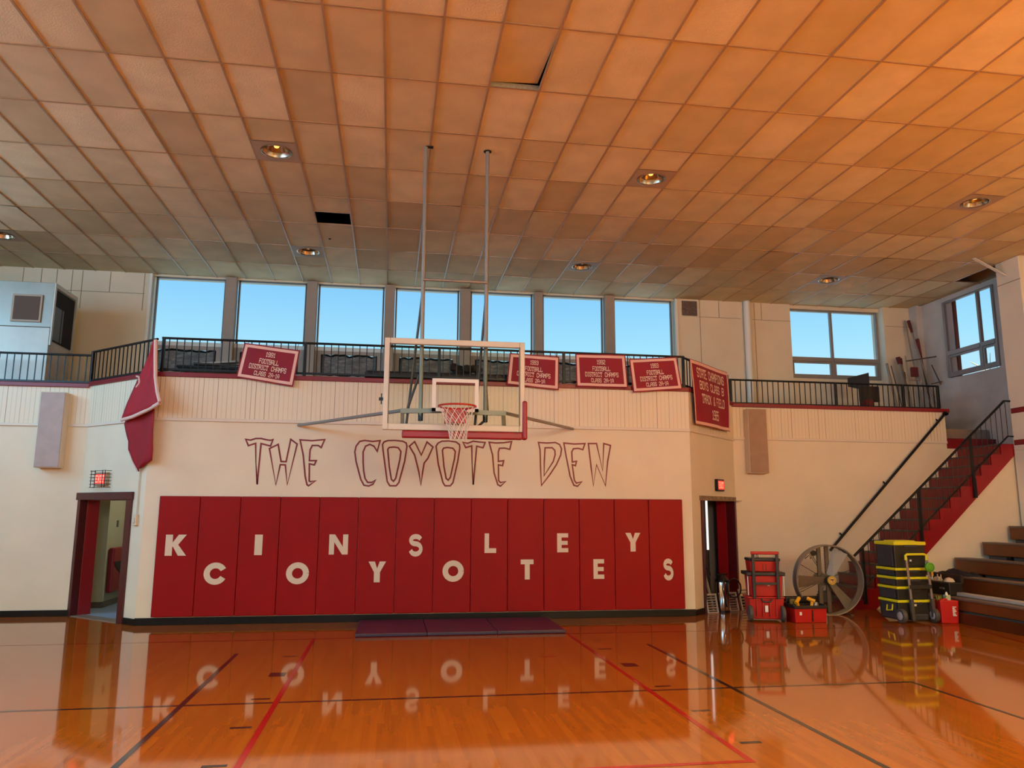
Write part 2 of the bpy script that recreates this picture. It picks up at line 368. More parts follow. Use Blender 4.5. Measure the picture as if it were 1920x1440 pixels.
# ---------------- painted lettering on the front wall
DEN = [('T',[[(-2.337,2.866),(-2.263,2.854),(-2.182,2.882),(-2.1,2.884),(-2.017,2.865),(-1.951,2.856),(-1.913,2.87),(-1.946,2.765),(-2.096,2.802),(-2.119,2.146),(-2.181,2.804),(-2.29,2.765)]]),('H',[[(-1.96,2.724),(-1.828,2.793),(-1.768,2.518),(-1.69,2.515),(-1.634,2.879),(-1.53,2.804),(-1.653,2.147),(-1.699,2.464),(-1.778,2.467),(-1.83,2.142)]]),('E',[[(-1.487,2.873),(-1.294,2.863),(-1.097,2.885),(-1.146,2.753),(-1.198,2.787),(-1.29,2.785),(-1.321,2.713),(-1.324,2.538),(-1.216,2.539),(-1.243,2.47),(-1.322,2.486),(-1.312,2.209),(-1.288,2.198),(-1.209,2.214),(-1.319,2.133),(-1.344,2.15),(-1.379,2.285),(-1.425,2.625)]]),('C',[[(-0.202,2.885),(-0.244,2.704),(-0.299,2.79),(-0.368,2.819),(-0.436,2.788),(-0.472,2.692),(-0.466,2.519),(-0.452,2.381),(-0.426,2.261),(-0.381,2.196),(-0.313,2.197),(-0.255,2.237),(-0.295,2.168),(-0.362,2.138),(-0.439,2.15),(-0.493,2.243),(-0.58,2.534),(-0.606,2.69),(-0.589,2.785),(-0.532,2.865),(-0.456,2.883),(-0.319,2.868)]]),('O',[[(-0.162,2.819),(-0.138,2.863),(-0.078,2.887),(0.043,2.892),(0.165,2.881),(0.226,2.852),(0.24,2.8),(0.208,2.546),(0.123,2.198),(0.082,2.146),(-0.021,2.145),(-0.066,2.213),(-0.151,2.732)],[(-0.074,2.742),(-0.049,2.774),(0.029,2.782),(0.098,2.771),(0.143,2.71),(0.13,2.579),(0.07,2.266),(0.037,2.218),(0.001,2.248),(-0.039,2.455)]]),('Y',[[(0.28,2.8),(0.365,2.877),(0.48,2.654),(0.57,2.876),(0.67,2.793),(0.59,2.603),(0.53,2.524),(0.508,2.375),(0.485,2.158),(0.447,2.375),(0.371,2.653)]]),('O',[[(0.722,2.808),(0.756,2.861),(0.817,2.893),(0.932,2.9),(1.056,2.884),(1.114,2.841),(1.12,2.779),(1.088,2.558),(1.014,2.207),(0.971,2.154),(0.884,2.153),(0.848,2.205),(0.763,2.518)],[(0.829,2.739),(0.849,2.778),(0.916,2.79),(1.005,2.777),(1.045,2.725),(1.034,2.61),(0.969,2.293),(0.935,2.246),(0.899,2.275),(0.86,2.467)]]),('T',[[(1.172,2.881),(1.252,2.865),(1.341,2.902),(1.448,2.891),(1.547,2.884),(1.512,2.795),(1.404,2.819),(1.354,2.175),(1.32,2.823),(1.218,2.793)]]),('E',[[(1.614,2.889),(1.736,2.879),(1.862,2.886),(1.998,2.907),(1.968,2.775),(1.881,2.795),(1.791,2.79),(1.773,2.728),(1.774,2.568),(1.864,2.583),(1.847,2.498),(1.775,2.511),(1.78,2.249),(1.813,2.214),(1.899,2.233),(1.813,2.156),(1.768,2.179),(1.704,2.372),(1.675,2.673)]]),('D',[[(2.463,2.901),(2.61,2.894),(2.758,2.906),(2.832,2.871),(2.865,2.799),(2.849,2.691),(2.774,2.528),(2.664,2.365),(2.513,2.172),(2.499,2.453),(2.491,2.775)],[(2.577,2.812),(2.702,2.815),(2.748,2.77),(2.753,2.698),(2.719,2.581),(2.559,2.337),(2.564,2.579)]]),('E',[[(2.906,2.9),(3.092,2.885),(3.278,2.897),(3.24,2.791),(3.156,2.813),(3.072,2.803),(3.044,2.748),(3.052,2.576),(3.126,2.59),(3.107,2.514),(3.051,2.531),(3.086,2.263),(3.122,2.218),(3.215,2.243),(3.14,2.165),(3.076,2.182),(3.012,2.334),(2.941,2.692)]]),('N',[[(3.338,2.898),(3.484,2.901),(3.586,2.43),(3.612,2.903),(3.733,2.872),(3.677,2.594),(3.632,2.178),(3.479,2.537),(3.418,2.176),(3.385,2.464)]])]

def ribbon(mb, loop, w, y):
    P = [Vector(p) for p in loop]; n = len(P); A = []; B = []
    for i in range(n):
        d0 = (P[i]-P[i-1]).normalized(); d1 = (P[(i+1) % n]-P[i]).normalized()
        n0 = Vector((-d0.y, d0.x)); n1 = Vector((-d1.y, d1.x)); m = n0+n1
        m = m.normalized() if m.length > .2 else n0
        k = min(1/max(.35, m.dot(n0)), 1.8)*w/2
        A.append(P[i]+m*k); B.append(P[i]-m*k)
    o = len(mb.v)
    mb.v += [(p.x, y, p.y) for p in A]+[(p.x, y, p.y) for p in B]
    mb.f += [(o+i, o+(i+1) % n, o+n+(i+1) % n, o+n+i) for i in range(n)]
M_letter = mat('dark_red_lettering_paint', '#7a0a17', .45)
M_letterfill = mat('pale_pink_lettering_fill', '#eed6c8', .5)
for k, (a, b) in enumerate(((0, 3), (3, 9), (9, 12))):
    mb = MB()
    for ch, loops in DEN[a:b]:
        for lp in loops: ribbon(mb, lp, .026, -.003)
    mb.build('painted_word', M_letter, wf)

# ---------------- upper window wall above the balcony
wb = MB()
wb.box((-10.5,16.75,BAL),(-5.16,17.1,CEIL+.3)); wb.box((6.5,16.75,BAL),(9.42,17.1,CEIL+.3)); wb.box((11.8,16.62,BAL),(12.66,17.1,CEIL+.3))
wb.box((-5.16,16.84,BAL),(6.5,17.1,4.55)); wb.box((-5.16,16.8,6.69),(6.5,17.1,CEIL+.3))
wb.box((9.42,16.84,BAL),(11.8,17.1,4.93)); wb.box((9.42,16.8,6.64),(11.8,17.1,CEIL+.3))
wback = struct(wb.build('wall_back', M_block))
sm = mat('wall_joint', '#8f7a62', .8); jt = MB()      # joints of the big wall panels
def vj(x, z0, z1, y=16.748): jt.box((x-.006,y-.002,z0),(x+.006,y+.01,z1))
def hj(x0, x1, z, y=16.748): jt.box((x0,y-.002,z-.005),(x1,y+.01,z+.005))
hj(-7.4,-5.3,6.27); hj(7.1,8.15,6.31); hj(8.45,9.42,6.3); vj(7.12,BAL,CEIL); vj(7.6,6.31,CEIL); vj(8.5,BAL,CEIL); vj(8.68,6.3,CEIL)
for x in (-5.32,-6.0,-6.55,-6.75,-7.05,-7.35,-7.7): vj(x, 6.27 if x < -5.4 and x > -6.4 else 5.9, CEIL)
hj(11.85,12.6,6.25,16.618)
jt.build('panel_joint', sm, wback)
MB().box((-.01,-.03,BAL),(.04,.0,CEIL)).build('corner_post', M_white, wback, loc=(-5.2,16.75,0))
MB().box((0,-.03,BAL),(.06,.0,CEIL)).build('corner_post', M_white, wback, loc=(6.5,16.75,0))

cols = [(-5.08,-3.71),(-3.38,-2.0),(-1.68,-.31),(.01,1.37),(1.70,3.07),(3.37,4.74),(5.07,6.43)]
nt_ = 6
for i in range(6):
    a, b = cols[i][1]+.03, cols[i+1][0]-.03
    struct(MB().box((a+.02,16.7,BAL),(b-.02,16.9,CEIL)).build('trim_%d' % nt_, M_taupe, bevel=.01)); nt_ += 1
M_frame = mat('window_frame_metal', '#6f6a68', .4, metal=.3)
for i, (a, b) in enumerate(cols):
    w = frame('window_%d' % (i+1), ((a+b)/2, 16.9, 4.55)); h = (b-a)/2
    MB().box((-h-.035,-.03,.72),(-h,.03,2.16)).box((h,-.03,.72),(h+.035,.03,2.16)).box((-h-.035,-.03,2.12),(h+.035,.03,2.16)).build('window_frame', M_frame, w)
    MB().box((-h,-.004,.74),(h,.004,2.12)).build('pane', M_glass, w)
    MB().box((-h-.05,-.05,.64),(h+.05,.03,.73)).build('transom', M_sill, w, bevel=.008)
    MB().box((-h-.05,-.05,0),(-h+.1,.02,.64)).box((h-.1,-.05,0),(h+.05,.02,.64)).box((-h+.1,-.05,.56),(h-.1,.02,.64)).box((-h+.1,-.05,0),(h-.1,.02,.1)).build('sash', M_taupe, w, bevel=.006)
    v = [(-h+.1+(2*h-.2)*k/12, -.035-.01*random.random(), .1+.03*random.random()*(k % 2)) for k in range(13)]
    u = [(p[0], -.035-.01*random.random(), .56-.05*random.random()) for p in v]
    MB().add(v+u, [(k, k+1, 14+k, 13+k) for k in range(12)]).build('dark_sheet', M_sheet, w)
    MB().path([(p[0], -.05, p[2]) for p in v+u[::-1]], .022, 6, True).build('sheet_edge', M_black, w)

def four_pane(name, loc, rot, x0, x1, xm, z0, z1, zm):
    w = frame(name, loc, rot); f = MB()
    f.box((x0-.06,-.04,z0-.06),(x0,.03,z1+.04)).box((x1,-.04,z0-.06),(x1+.06,.03,z1+.04)).box((x0,-.04,z1),(x1,.03,z1+.04)).box((x0,-.04,z0-.06),(x1,.03,z0))
    f.box((xm-.03,-.04,z0),(xm+.03,.03,z1)).box((x0,-.05,zm-.05),(xm-.03,.03,zm+.05)).box((xm+.03,-.05,zm-.05),(x1,.03,zm+.05))
    f.build('window_frame', M_frame2, w, bevel=.005)
    s = MB()
    for a, b in ((x0, xm-.03), (xm+.03, x1)):
        s.box((a,-.03,z0),(a+.05,.02,zm-.05)).box((b-.05,-.03,z0),(b,.02,zm-.05)).box((a+.05,-.03,z0),(b-.05,.02,z0+.05)).box((a+.05,-.03,zm-.1),(b-.05,.02,zm-.05))
    s.build('sash', M_frame2, w, bevel=.005)
    for a, b in ((x0, xm-.03), (xm+.03, x1)):
        MB().box((a,-.004,z0),(b,.004,zm-.05)).build('pane', M_glass, w)
        MB().box((a,-.004,zm+.05),(b,.004,z1)).build('pane', M_glass, w)
    return w
M_frame2 = mat('grey_window_frame', '#8d8a88', .4, metal=.25)
four_pane('window_8', (0,16.9,0), 0, 9.48, 11.74, 10.55, 4.99, 6.6, 5.41)
four_pane('window_9', (12.65,16.0,0), -PI/2, .44, 1.86, 1.46, 4.88, 6.56, 5.37)

# ---------------- stairwell side wall, pilaster and the hall's side walls
sw = MB()
sw.box((12.65,13.2,0),(12.85,17.1,3.0))
struct(MB().box((9.5,17.0,0),(12.62,17.1,BAL)).build('wall_back_lower', M_wall))
sw.box((12.65,15.58,3.0),(12.85,16.84,CEIL+.3)).box((12.65,13.2,3.0),(12.85,14.12,CEIL+.3)).box((12.65,14.12,3.0),(12.85,15.58,4.8)).box((12.65,14.12,6.62),(12.85,15.58,CEIL+.3))
sw.box((12.5,16.35,BAL),(12.66,16.84,CEIL+.2))
M_stairwall = mat('worn_grey_wall', '#c9c5bd', .6, var=.16, vscale=1.6)
struct(sw.build('wall_stairwell', M_stairwall))
wp = struct(MB().box((11.98,12.66,2.95),(12.62,13.24,CEIL+.3)).box((11.98,12.66,0),(12.62,13.24,2.95)).build('wall_pilaster', M_wall, bevel=.01))
for z in (3.72, 3.1): MB().box((11.965,12.6,z-.05),(11.98,13.2,z+.05)).build('red_band', M_redtrim, wp)
MB().box((11.975,12.65,6.25),(11.98,13.23,6.262)).build('panel_joint', sm, wp)
struct(MB().tube((12.55,13.34,3.0),(12.55,13.34,CEIL),.05,12).build('trim_12', M_white, smooth=True))
side = MB()     # side walls with unseen window bands behind the camera, placed to let light in
WIN_R = [(-4.2,-1.4),(-.8,2.0),(2.6,5.4)]
def banded(mb, x0, x1, y0, y1, za, zb, wins):
    mb.box((x0,y0,0),(x1,y1,za)).box((x0,y0,zb),(x1,y1,CEIL+.3)); y = y0
    for a, b in wins: mb.box((x0,y,za),(x1,a,zb)); y = b
    mb.box((x0,y,za),(x1,y1,zb))
banded(side, 12.62, 12.8, -9, 13.2, 4.3, 6.3, WIN_R)
struct(side.build('wall_side_right', M_wall))
WIN_L = [(-7.0,-4.0),(-3.0,0),(1.0,4.0),(5.0,8.0),(9.2,12.0)]
s2 = MB(); banded(s2, -10.7, -10.5, -9, 17.1, 4.3, 6.4, WIN_L); struct(s2.build('wall_side_left', M_wall))
WIN_B = [(-8.5,-5.5),(-4.5,-1.5),(-.5,2.5),(3.5,6.5),(7.5,10.5)]
rw = MB().box((-10.7,-9.2,0),(12.8,-9,4.0)).box((-10.7,-9.2,6.3),(12.8,-9,CEIL+.3)); x = -10.7
for a, b in WIN_B: rw.box((x,-9.2,4.0),(a,-9,6.3)); x = b
struct(rw.box((x,-9.2,4.0),(12.8,-9,6.3)).build('wall_rear', M_wall))

# ---------------- balcony floor and slab
bf = MB().prism([(-10.5,17.1),(-10.5,14.25),(-5.13,14.25),(-3.73,12.98),(5.12,12.98),(6.66,14.55),(12.6,14.55),(12.6,17.1)], BAL-.25, BAL, 'z')
struct(bf.build('floor_balcony', mat('grey_balcony_floor', '#7d756d', .7)))

# ---------------- ceiling: lay-in tiles on tee bars
cb = MB(); grid = MB(); i0, i1, j0, j1 = -17, 22, -13, 10
MISSING = {(-2, 5)}
LIGHTS = [(i, j) for j in (3, 7) for i in (-12, -3, 6, 15)]
def cell(i, j): return CX+i*TX, CY+j*TY
for i in range(i0, i1):
    for j in range(j0, j1):
        x, y = cell(i, j); x1, y1 = min(x+TX, 12.67), min(y+TY, 16.9); z = CEIL+.006+random.uniform(-.001, .003)
        if (i, j) in LIGHTS:
            if j == 3: cb.quad((x,y,z),(x1,y,z),(x1,y1-TX,z),(x,y1-TX,z))
            else: cb.quad((x,y+TX,z),(x1,y+TX,z),(x1,y1,z),(x,y1,z))
            continue
        if (i, j) == (-2, 5): cb.quad((x,y,z),(x1,y,z),(x1,y+.63,z),(x,y+.63,z)); continue
        if (i, j) == (2, 1):   # sagging tile: one end has slipped off the bar
            cb.quad((x+.01,y,z),(x1-.01,y,z),(x1-.03,y1-.04,z+.065),(x+.01,y1-.03,z+.045)); continue
        if (i, j) == (20, 6): continue
        a = [random.uniform(-.003, .004) for _ in range(4)]
        if j > 4:
            k = random.random()
            if k < .12: a[random.randrange(4)] -= .02
        cb.quad((x,y,z+a[0]),(x1,y,z+a[1]),(x1,y1,z+a[2]),(x,y1,z+a[3]))
ce = struct(cb.build('ceiling', M_tile))
for i in range(i0, i1):
    x = CX+i*TX; grid.box((x-.0125,-9.2,CEIL-.002),(x+.0125,16.9,CEIL+.03))
for j in range(j0, j1):
    y = CY+j*TY; grid.box((-10.6,y-.0125,CEIL-.001),(12.66,y+.0125,CEIL+.025))
grid.build('tee_bars', M_grid, ce)
for i, j in LIGHTS:
    x, y = cell(i, j); ym = y+TY-TX if j == 3 else y+TX
    grid2 = MB().box((x,ym-.012,CEIL-.001),(x+TX,ym+.012,CEIL+.02)).build('tee_bars', M_grid, ce)
x, y = cell(-2, 5); MB().box((x,y+.62,CEIL-.001),(x+TX,y+.645,CEIL+.02)).build('tee_bars', M_grid, ce)
x, y = cell(3, 3); MB().box((x,y+.6,CEIL-.003),(x+TX,y+.62,CEIL+.02)).build('tee_bars', M_grid, ce)
MB().tube((-1.26,13.95,CEIL-.002),(-1.26,13.95,CEIL+.01),.025,12).build('tile_hole', M_dark, ce)
MB().box((.34,9.96,CEIL-.004),(.44,10.03,CEIL)).build('tile_hole', M_dark, ce)
MB().tube((1.2,10.0,CEIL-.004),(1.2,10.0,CEIL+.004),.055,14).build('tile_hole', M_dark, ce)
x, y = cell(2, 1); MB().box((x+.01,y+TY-.02,CEIL+.0),(x+TX-.01,y+TY-.005,CEIL+.06)).build('tile_edge', mat('mineral_fibre_edge', '#8d8a72', .9, var=.3, vscale=40), ce)
struct(MB().add([(-11,-10,7.6),(13.5,-10,7.6),(13.5,18,7.6),(-11,18,7.6)], [(0,1,2,3)]).add([(-11,17.1,6.9),(13.5,17.1,6.9),(13.5,17.1,7.6),(-11,17.1,7.6),(-11,-10,6.9),(13.5,-10,6.9),(13.5,-10,7.6),(-11,-10,7.6)], [(0,1,2,3),(4,5,6,7),(0,3,7,4),(1,2,6,5)]).build('roof', M_dark))  # dark box over the tiles, added to block the sky
# dark sheet standing for the shade above the missing tile over the side window
x, y = cell(20, 6); struct(MB().box((x,y,7.2),(x+TX,y+TY,7.22)).build('trim_13', M_dark))

# ---------------- recessed downlights
M_refl = mat('spun_reflector', '#b8ab98', .22, metal=.95)
M_panel = mat('light_panel_paint', '#a3937c', .5)
M_bulb = mat('warm_bulb', '#ffd9a0', .4, emit='#ffb45a', estr=2.0)
LN = ['left edge of the picture', 'left of the hoop poles', 'right of the hoop poles', 'right end']
def downlight(i, j, label):
    x, y = cell(i, j); cx = x+TX/2; cy = y+TY-TX/2 if j == 3 else y+TX/2
    t = thing('recessed_downlight', label, 'ceiling light', (cx, cy, CEIL), 0, 'recessed ceiling downlights')
    n = 32; h = TX/2-.012; r = .2; mb = MB(); vs = []
    for k in range(n):
        a = 2*PI*k/n; c, s_ = math.cos(a), math.sin(a); q = h/max(abs(c), abs(s_)); vs.append((c*q, s_*q, -.004))
    vs += [(r*math.cos(2*PI*k/n), r*math.sin(2*PI*k/n), -.004) for k in range(n)]
    mb.add(vs, [(k, (k+1) % n, n+(k+1) % n, n+k) for k in range(n)]).build('cover_panel', M_panel, t)
    MB().lathe([(.215,-.008),(.2,-.012),(.192,-.006),(.19,.03)], 32).build('trim_ring', M_refl, t, smooth=True)
    MB().lathe([(.19,.0),(.17,.06),(.16,.065),(.14,.11),(.13,.115),(.1,.16),(.06,.19),(.0,.2)], 32).build('reflector', M_refl, t, smooth=True)
    MB().lathe([(0,.05),(.03,.06),(.045,.1),(.03,.15),(.02,.19)], 16).build('bulb', M_bulb, t, smooth=True)
    return t
downlight(-12, 7, 'round ceiling downlight cut off at the left edge of the picture')
downlight(-3, 3, 'large round ceiling downlight nearer the camera, left of the hoop poles')
downlight(-3, 7, 'small round ceiling downlight by the missing tile, nearer the windows on the left')
downlight(6, 3, 'round ceiling downlight nearer the camera, just right of the hoop poles')
downlight(6, 7, 'round ceiling downlight near the windows, just right of the hoop poles')
downlight(15, 3, 'round ceiling downlight nearer the camera at the far right')
downlight(15, 7, 'round ceiling downlight near the windows, above the right pair of windows')

# broken tee bars hanging down by the stairwell window
t = thing('hanging_tee_bars', 'two pale broken ceiling strips hanging down beside the pilaster', 'ceiling strip', (11.5, 13.0, CEIL))
MB().bar((-.28,-.1,-.02),(.3,.02,-.2),.06,.015).build('strip', M_white, t)
MB().bar((-.02,.06,-.02),(.52,.0,-.33),.07,.012).build('strip', M_white, t)

# ---------------- door in the left angled wall and the corridor behind it
d = frame('door_1', (LT.x,LT.y,0), L_ANG)
f = MB(); f.box((-.03,-.03,0),(.05,.17,1.93)).box((1.43,-.03,0),(1.58,.17,1.93)).box((-.05,-.05,1.9),(1.6,.17,2.02))
f.build('door_frame', M_doordk, d, bevel=.006)
MB().box((.03,.1,0),(.06,.31,1.92)).box((1.42,.1,0),(1.45,.31,1.92)).box((.06,.1,1.89),(1.42,.31,1.92)).build('jamb_lining', M_door, d, bevel=.004)
MB().box((.05,-.01,0),(1.43,.2,.012)).build('threshold', M_alu, d)
M_corr = mat('corridor_wall_paint', '#b5af90', .6, var=.06, vscale=2)
cw = MB()
cw.box((-6.2,15.12,0),(-5.06,15.2,2.62)).box((-5.16,15.2,0),(-5.06,17.4,2.62)).box((-5.16,17.35,0),(-1.8,17.45,2.62)).box((-1.9,12.99,0),(-1.8,17.35,2.62)).box((-6.2,14.26,0),(-6.12,15.12,2.62))
cor = struct(cw.build('wall_corridor', M_corr))
MB().box((-5.9,15.1,0),(-5.055,15.12,.11)).box((-5.06,15.12,0),(-5.04,17.35,.11)).build('skirting', mat('corridor_skirting', '#5c5145', .5), cor)
struct(MB().prism([(-6.2,14.26),(-5.07,14.26),(-3.72,13.0),(-1.8,13.0),(-1.8,17.45),(-6.2,17.45)], 2.6, 2.66, 'z').build('ceiling_corridor', M_corr))
struct(MB().prism([(-6.1,14.26),(-5.07,14.26),(-3.72,13.0),(-1.9,13.0),(-1.9,17.35),(-6.1,17.35)], .002, .006, 'z').build('floor_corridor', mat('blue_corridor_floor', '#8fa6c4', .3)))
MB().box((-5.06,15.55,1.42),(-5.05,15.63,1.54)).build('light_switch', mat('switch_plate', '#5a554a', .5), cor)
t = thing('wall_cabinet', 'red wall box with a black curved hollow inside the left doorway', 'cabinet', (-5.05, 15.62, .25))
MB().box((0,-.4,0),(.1,.6,.8)).build('body', mat('red_cabinet_paint', '#8d0f1c', .35), t, bevel=.03, seg=3)
MB().prism([(-.36,.55),(.58,.55),(.58,.22),(.4,.2),(.2,.24),(-.05,.34),(-.3,.46)], .09, .106, 'x').build('hollow', M_black, t)
MB().bar((.11,.15,.62),(.11,.4,.79),.02,.04,(1,0,0)).bar((.11,.3,.6),(.11,.52,.77),.02,.03,(1,0,0)).build('reflective_stripe', M_white, t)

# ---------------- door in the right angled wall
d = frame('door_2', (RF.x,RF.y,0), R_ANG)
MB().box((.38,-.03,0),(.47,.17,1.95)).box((2.06,-.03,0),(2.14,.17,1.95)).build('door_frame', M_doordk, d, bevel=.006)
MB().box((2.04,.15,0),(2.08,.34,1.95)).box((.46,.15,0),(.49,.34,1.95)).build('jamb_lining', M_door, d)
hd = MB().box((.34,-.04,1.95),(2.12,.02,2.03)).build('door_header', mat('chipped_header', '#8c7c66', .8, var=.45, vscale=14), d)
MB().bar((2.1,-.06,1.955),(2.55,-.1,1.975),.03,.02).build('loose_strip', M_cream, d)
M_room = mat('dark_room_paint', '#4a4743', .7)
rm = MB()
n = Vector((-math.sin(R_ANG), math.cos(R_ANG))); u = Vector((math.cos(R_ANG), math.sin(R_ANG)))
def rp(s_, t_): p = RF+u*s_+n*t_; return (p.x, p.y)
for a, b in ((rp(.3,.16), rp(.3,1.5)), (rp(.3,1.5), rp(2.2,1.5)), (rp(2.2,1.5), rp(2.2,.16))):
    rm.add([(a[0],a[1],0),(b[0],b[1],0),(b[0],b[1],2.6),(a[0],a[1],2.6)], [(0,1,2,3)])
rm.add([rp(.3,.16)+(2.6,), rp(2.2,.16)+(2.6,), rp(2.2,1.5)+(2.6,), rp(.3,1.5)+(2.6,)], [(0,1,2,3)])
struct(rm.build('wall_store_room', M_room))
MB().box((2.17,.46,.02),(2.19,.57,2.2)).build('grey_panel', mat('grey_metal_panel', '#77776f', .5), d)
MB().box((2.17,.576,1.0),(2.185,.615,2.2)).build('lit_window', mat('daylight_slit', '#ffffff', .5, emit='#fff6ee', estr=1.1), d)

# brick: unseen block added to keep sun off the stairwell window, and a pier
M_brick = bpy.data.materials.new('red_brick'); M_brick.use_nodes = True
nt = M_brick.node_tree; bk = N(nt, 'ShaderNodeTexBrick'); bk.inputs['Scale'].default_value = 4; bk.inputs['Color1'].default_value = lin('#8a4a38'); bk.inputs['Color2'].default_value = lin('#70392b'); bk.inputs['Mortar'].default_value = lin('#b5a898')
nt.links.new(N(nt, 'ShaderNodeTexCoord').outputs['Object'], bk.inputs['Vector']); nt.links.new(bk.outputs[0], nt.nodes['Principled BSDF'].inputs['Base Color'])
struct(MB().box((12.9,9.0,0),(22,13.95,15)).build('wall_outer_wing', M_brick))
struct(MB().box((12.9,15.6,0),(12.98,17.1,9)).build('wall_outer_pier', M_brick))

# ---------------- wall pads with their letters
def arc(cx, cy, rx, ry, a0, a1, n=24): return [(cx+rx*math.cos(R(a0+(a1-a0)*k/n)), cy+ry*math.sin(R(a0+(a1-a0)*k/n))) for k in range(n+1)]
def glyph(ch):
    """outline polygons (convex pieces) in a box 0..1 x 0..1"""
    if ch == 'I': return [[(0,0),(1,0),(1,1),(0,1)]]
    if ch == 'L': return [[(0,0),(.38,0),(.38,1),(0,1)],[(.38,0),(1,0),(1,.24),(.38,.24)]]
    if ch == 'T': return [[(0,.76),(1,.76),(1,1),(0,1)],[(.32,0),(.7,0),(.7,.76),(.32,.76)]]
    if ch == 'E': return [[(0,0),(.4,0),(.4,1),(0,1)],[(.4,0),(1,0),(1,.22),(.4,.22)],[(.4,.39),(.95,.39),(.95,.6),(.4,.6)],[(.4,.78),(1,.78),(1,1),(.4,1)]]
    if ch == 'K': return [[(0,0),(.33,0),(.33,1),(0,1)],[(.33,.52),(.33,.48),(.62,.0),(1,.0),(.58,.55)],[(.33,.42),(.58,.5),(.97,1),(.6,1),(.33,.62)]]
    if ch == 'N': return [[(0,0),(.27,0),(.27,1),(0,1)],[(.73,0),(1,0),(1,1),(.73,1)],[(.0,1),(.3,1),(1,0),(.7,0)]]
    if ch == 'Y': return [[(.33,0),(.67,0),(.67,.48),(.33,.48)],[(.33,.48),(.67,.48),(.5,.66),(.36,1),(0,1)],[(.33,.48),(.67,.48),(1,1),(.64,1),(.5,.66)]]
    def band(pts, w):
        out = []
        P = [Vector(p) for p in pts]; A = []; B = []
        for i, p in enumerate(P):
            d = (P[min(i+1, len(P)-1)]-P[max(i-1, 0)]).normalized(); n = Vector((-d.y, d.x))*w/2; A.append(p+n); B.append(p-n)
        for i in range(len(P)-1): out.append([tuple(A[i]), tuple(B[i]), tuple(B[i+1]), tuple(A[i+1])])
        return out
    if ch == 'O': return band(arc(.5,.5,.37,.37,0,360,40), .26)
    if ch == 'C': return band(arc(.5,.5,.37,.37,28,332,36), .26)
    if ch == 'S':
        p = arc(.5,.71,.34,.175,15,270,16)[:-1]+arc(.5,.29,.36,.245,90,-165,16)
        return band(p, .24)
PADS = ['K','C','I','O','N','Y','S','O','L','T','E','E','Y','S']
LET = {0:(-3.424,-3.109,1.04,1.36),1:(-2.83,-2.481,.598,.934),2:(-2.095,-1.977,1.045,1.36),3:(-1.594,-1.243,.593,.93),4:(-.951,-.655,1.048,1.363),5:(-.322,-.045,.612,.936),6:(.305,.539,1.035,1.367),
       7:(.864,1.21,.608,.946),8:(1.547,1.74,1.063,1.379),9:(2.151,2.366,.633,.955),10:(2.767,2.956,1.068,1.38),11:(3.385,3.57,.632,.954),12:(3.949,4.214,1.077,1.387),13:(4.601,4.787,.62,.955)}
DESC = ['white letter K at the left end of the wall pads','white letter C, second pad from the left','white letter I on the wall','white letter O between the I and N pads',
 'white letter N on the wall','white letter Y between the N and S pads','white letter S in the upper row, below the hoop','white letter O just right of the upper S pad',
 'white letter L below the hoop','white letter T just right of the L pad','white letter E in the upper row','white letter E in the lower row','white letter Y in the upper row near the right end','white letter S in the lower row at the right end']
for k in range(14):
    x0 = -3.563+k*.6105
    t = thing('wall_pad', 'red wall pad with a '+DESC[k], 'wall pad', (x0+.305, 12.83, .124), 0, 'red wall pads under the lettering')
    MB().box((-.303,-.058,0),(.303,0,1.83)).build('padding', M_pad, t, bevel=.012, seg=3)
    a, b, c, e = LET[k]; mb = MB()
    for i, pl in enumerate(glyph(PADS[k])):
        mb.quad(*[(a+(b-a)*p[0]-(x0+.305), -.0605-.0001*i, c+(e-c)*p[1]-.124) for p in pl])
    mb.build('letter', M_cream, t)

# ---------------- balcony railings
M_rail = M_black
def railing(label, loc, rot, L, posts, z_lo, z_hi, x_end=None, skip=(), step=.116):
    t = thing('balcony_railing', label, 'railing', loc, rot, 'black balcony railings')
    MB().tube((0,0,z_hi),(L,0,z_hi),.02,10).build('top_rail', M_rail, t, smooth=True)
    MB().box((0,-.016,z_lo-.016),(L,.016,z_lo+.016)).build('bottom_rail', M_rail, t)
    for p in posts: MB().box((p-.024,-.024,Z1),(p+.024,.024,z_hi+.01)).build('post', M_rail, t, bevel=.006)
    first = None; n = int(L/step)
    for k in range(1, n):
        x = L*k/n
        if any(abs(x-p) < .05 for p in posts): continue
        if first is None: first = MB().box((-.007,-.007,z_lo),(.007,.007,z_hi)).build('baluster', M_rail, t, loc=(x,0,0))
        else:
            o = first.copy(); C.objects.link(o); o.parent = t; o.location = (x, 0, 0)
    return t
YF = 12.9
railing('straight black steel railing along the front of the balcony, behind the hoop', (-3.75,YF,0), 0, 8.9, (.03,2.27,4.5,6.68,8.88), 3.985, 4.5)
railing('short slanted black railing on the left bay angle, behind the red hanging cloth', (LT.x-.05,LT.y+.07,0), L_ANG, 1.95, (.02,), 3.96, 4.47)
railing('slanted black railing on the right bay angle, behind the state champions banner', (RF.x-.03,RF.y+.07,0), R_ANG, 2.2, (2.18,), 3.975, 4.48)
railing('black railing at the far left, in front of the grey air unit', (-9.2,14.17,0), 0, 3.98, (.5,2.2,3.96), 3.93, 4.41)
railing('black railing on the right, in front of the paired windows', (6.73,14.47,0), 0, 4.7, (.02,2.33,3.87,4.68), 3.925, 4.4)

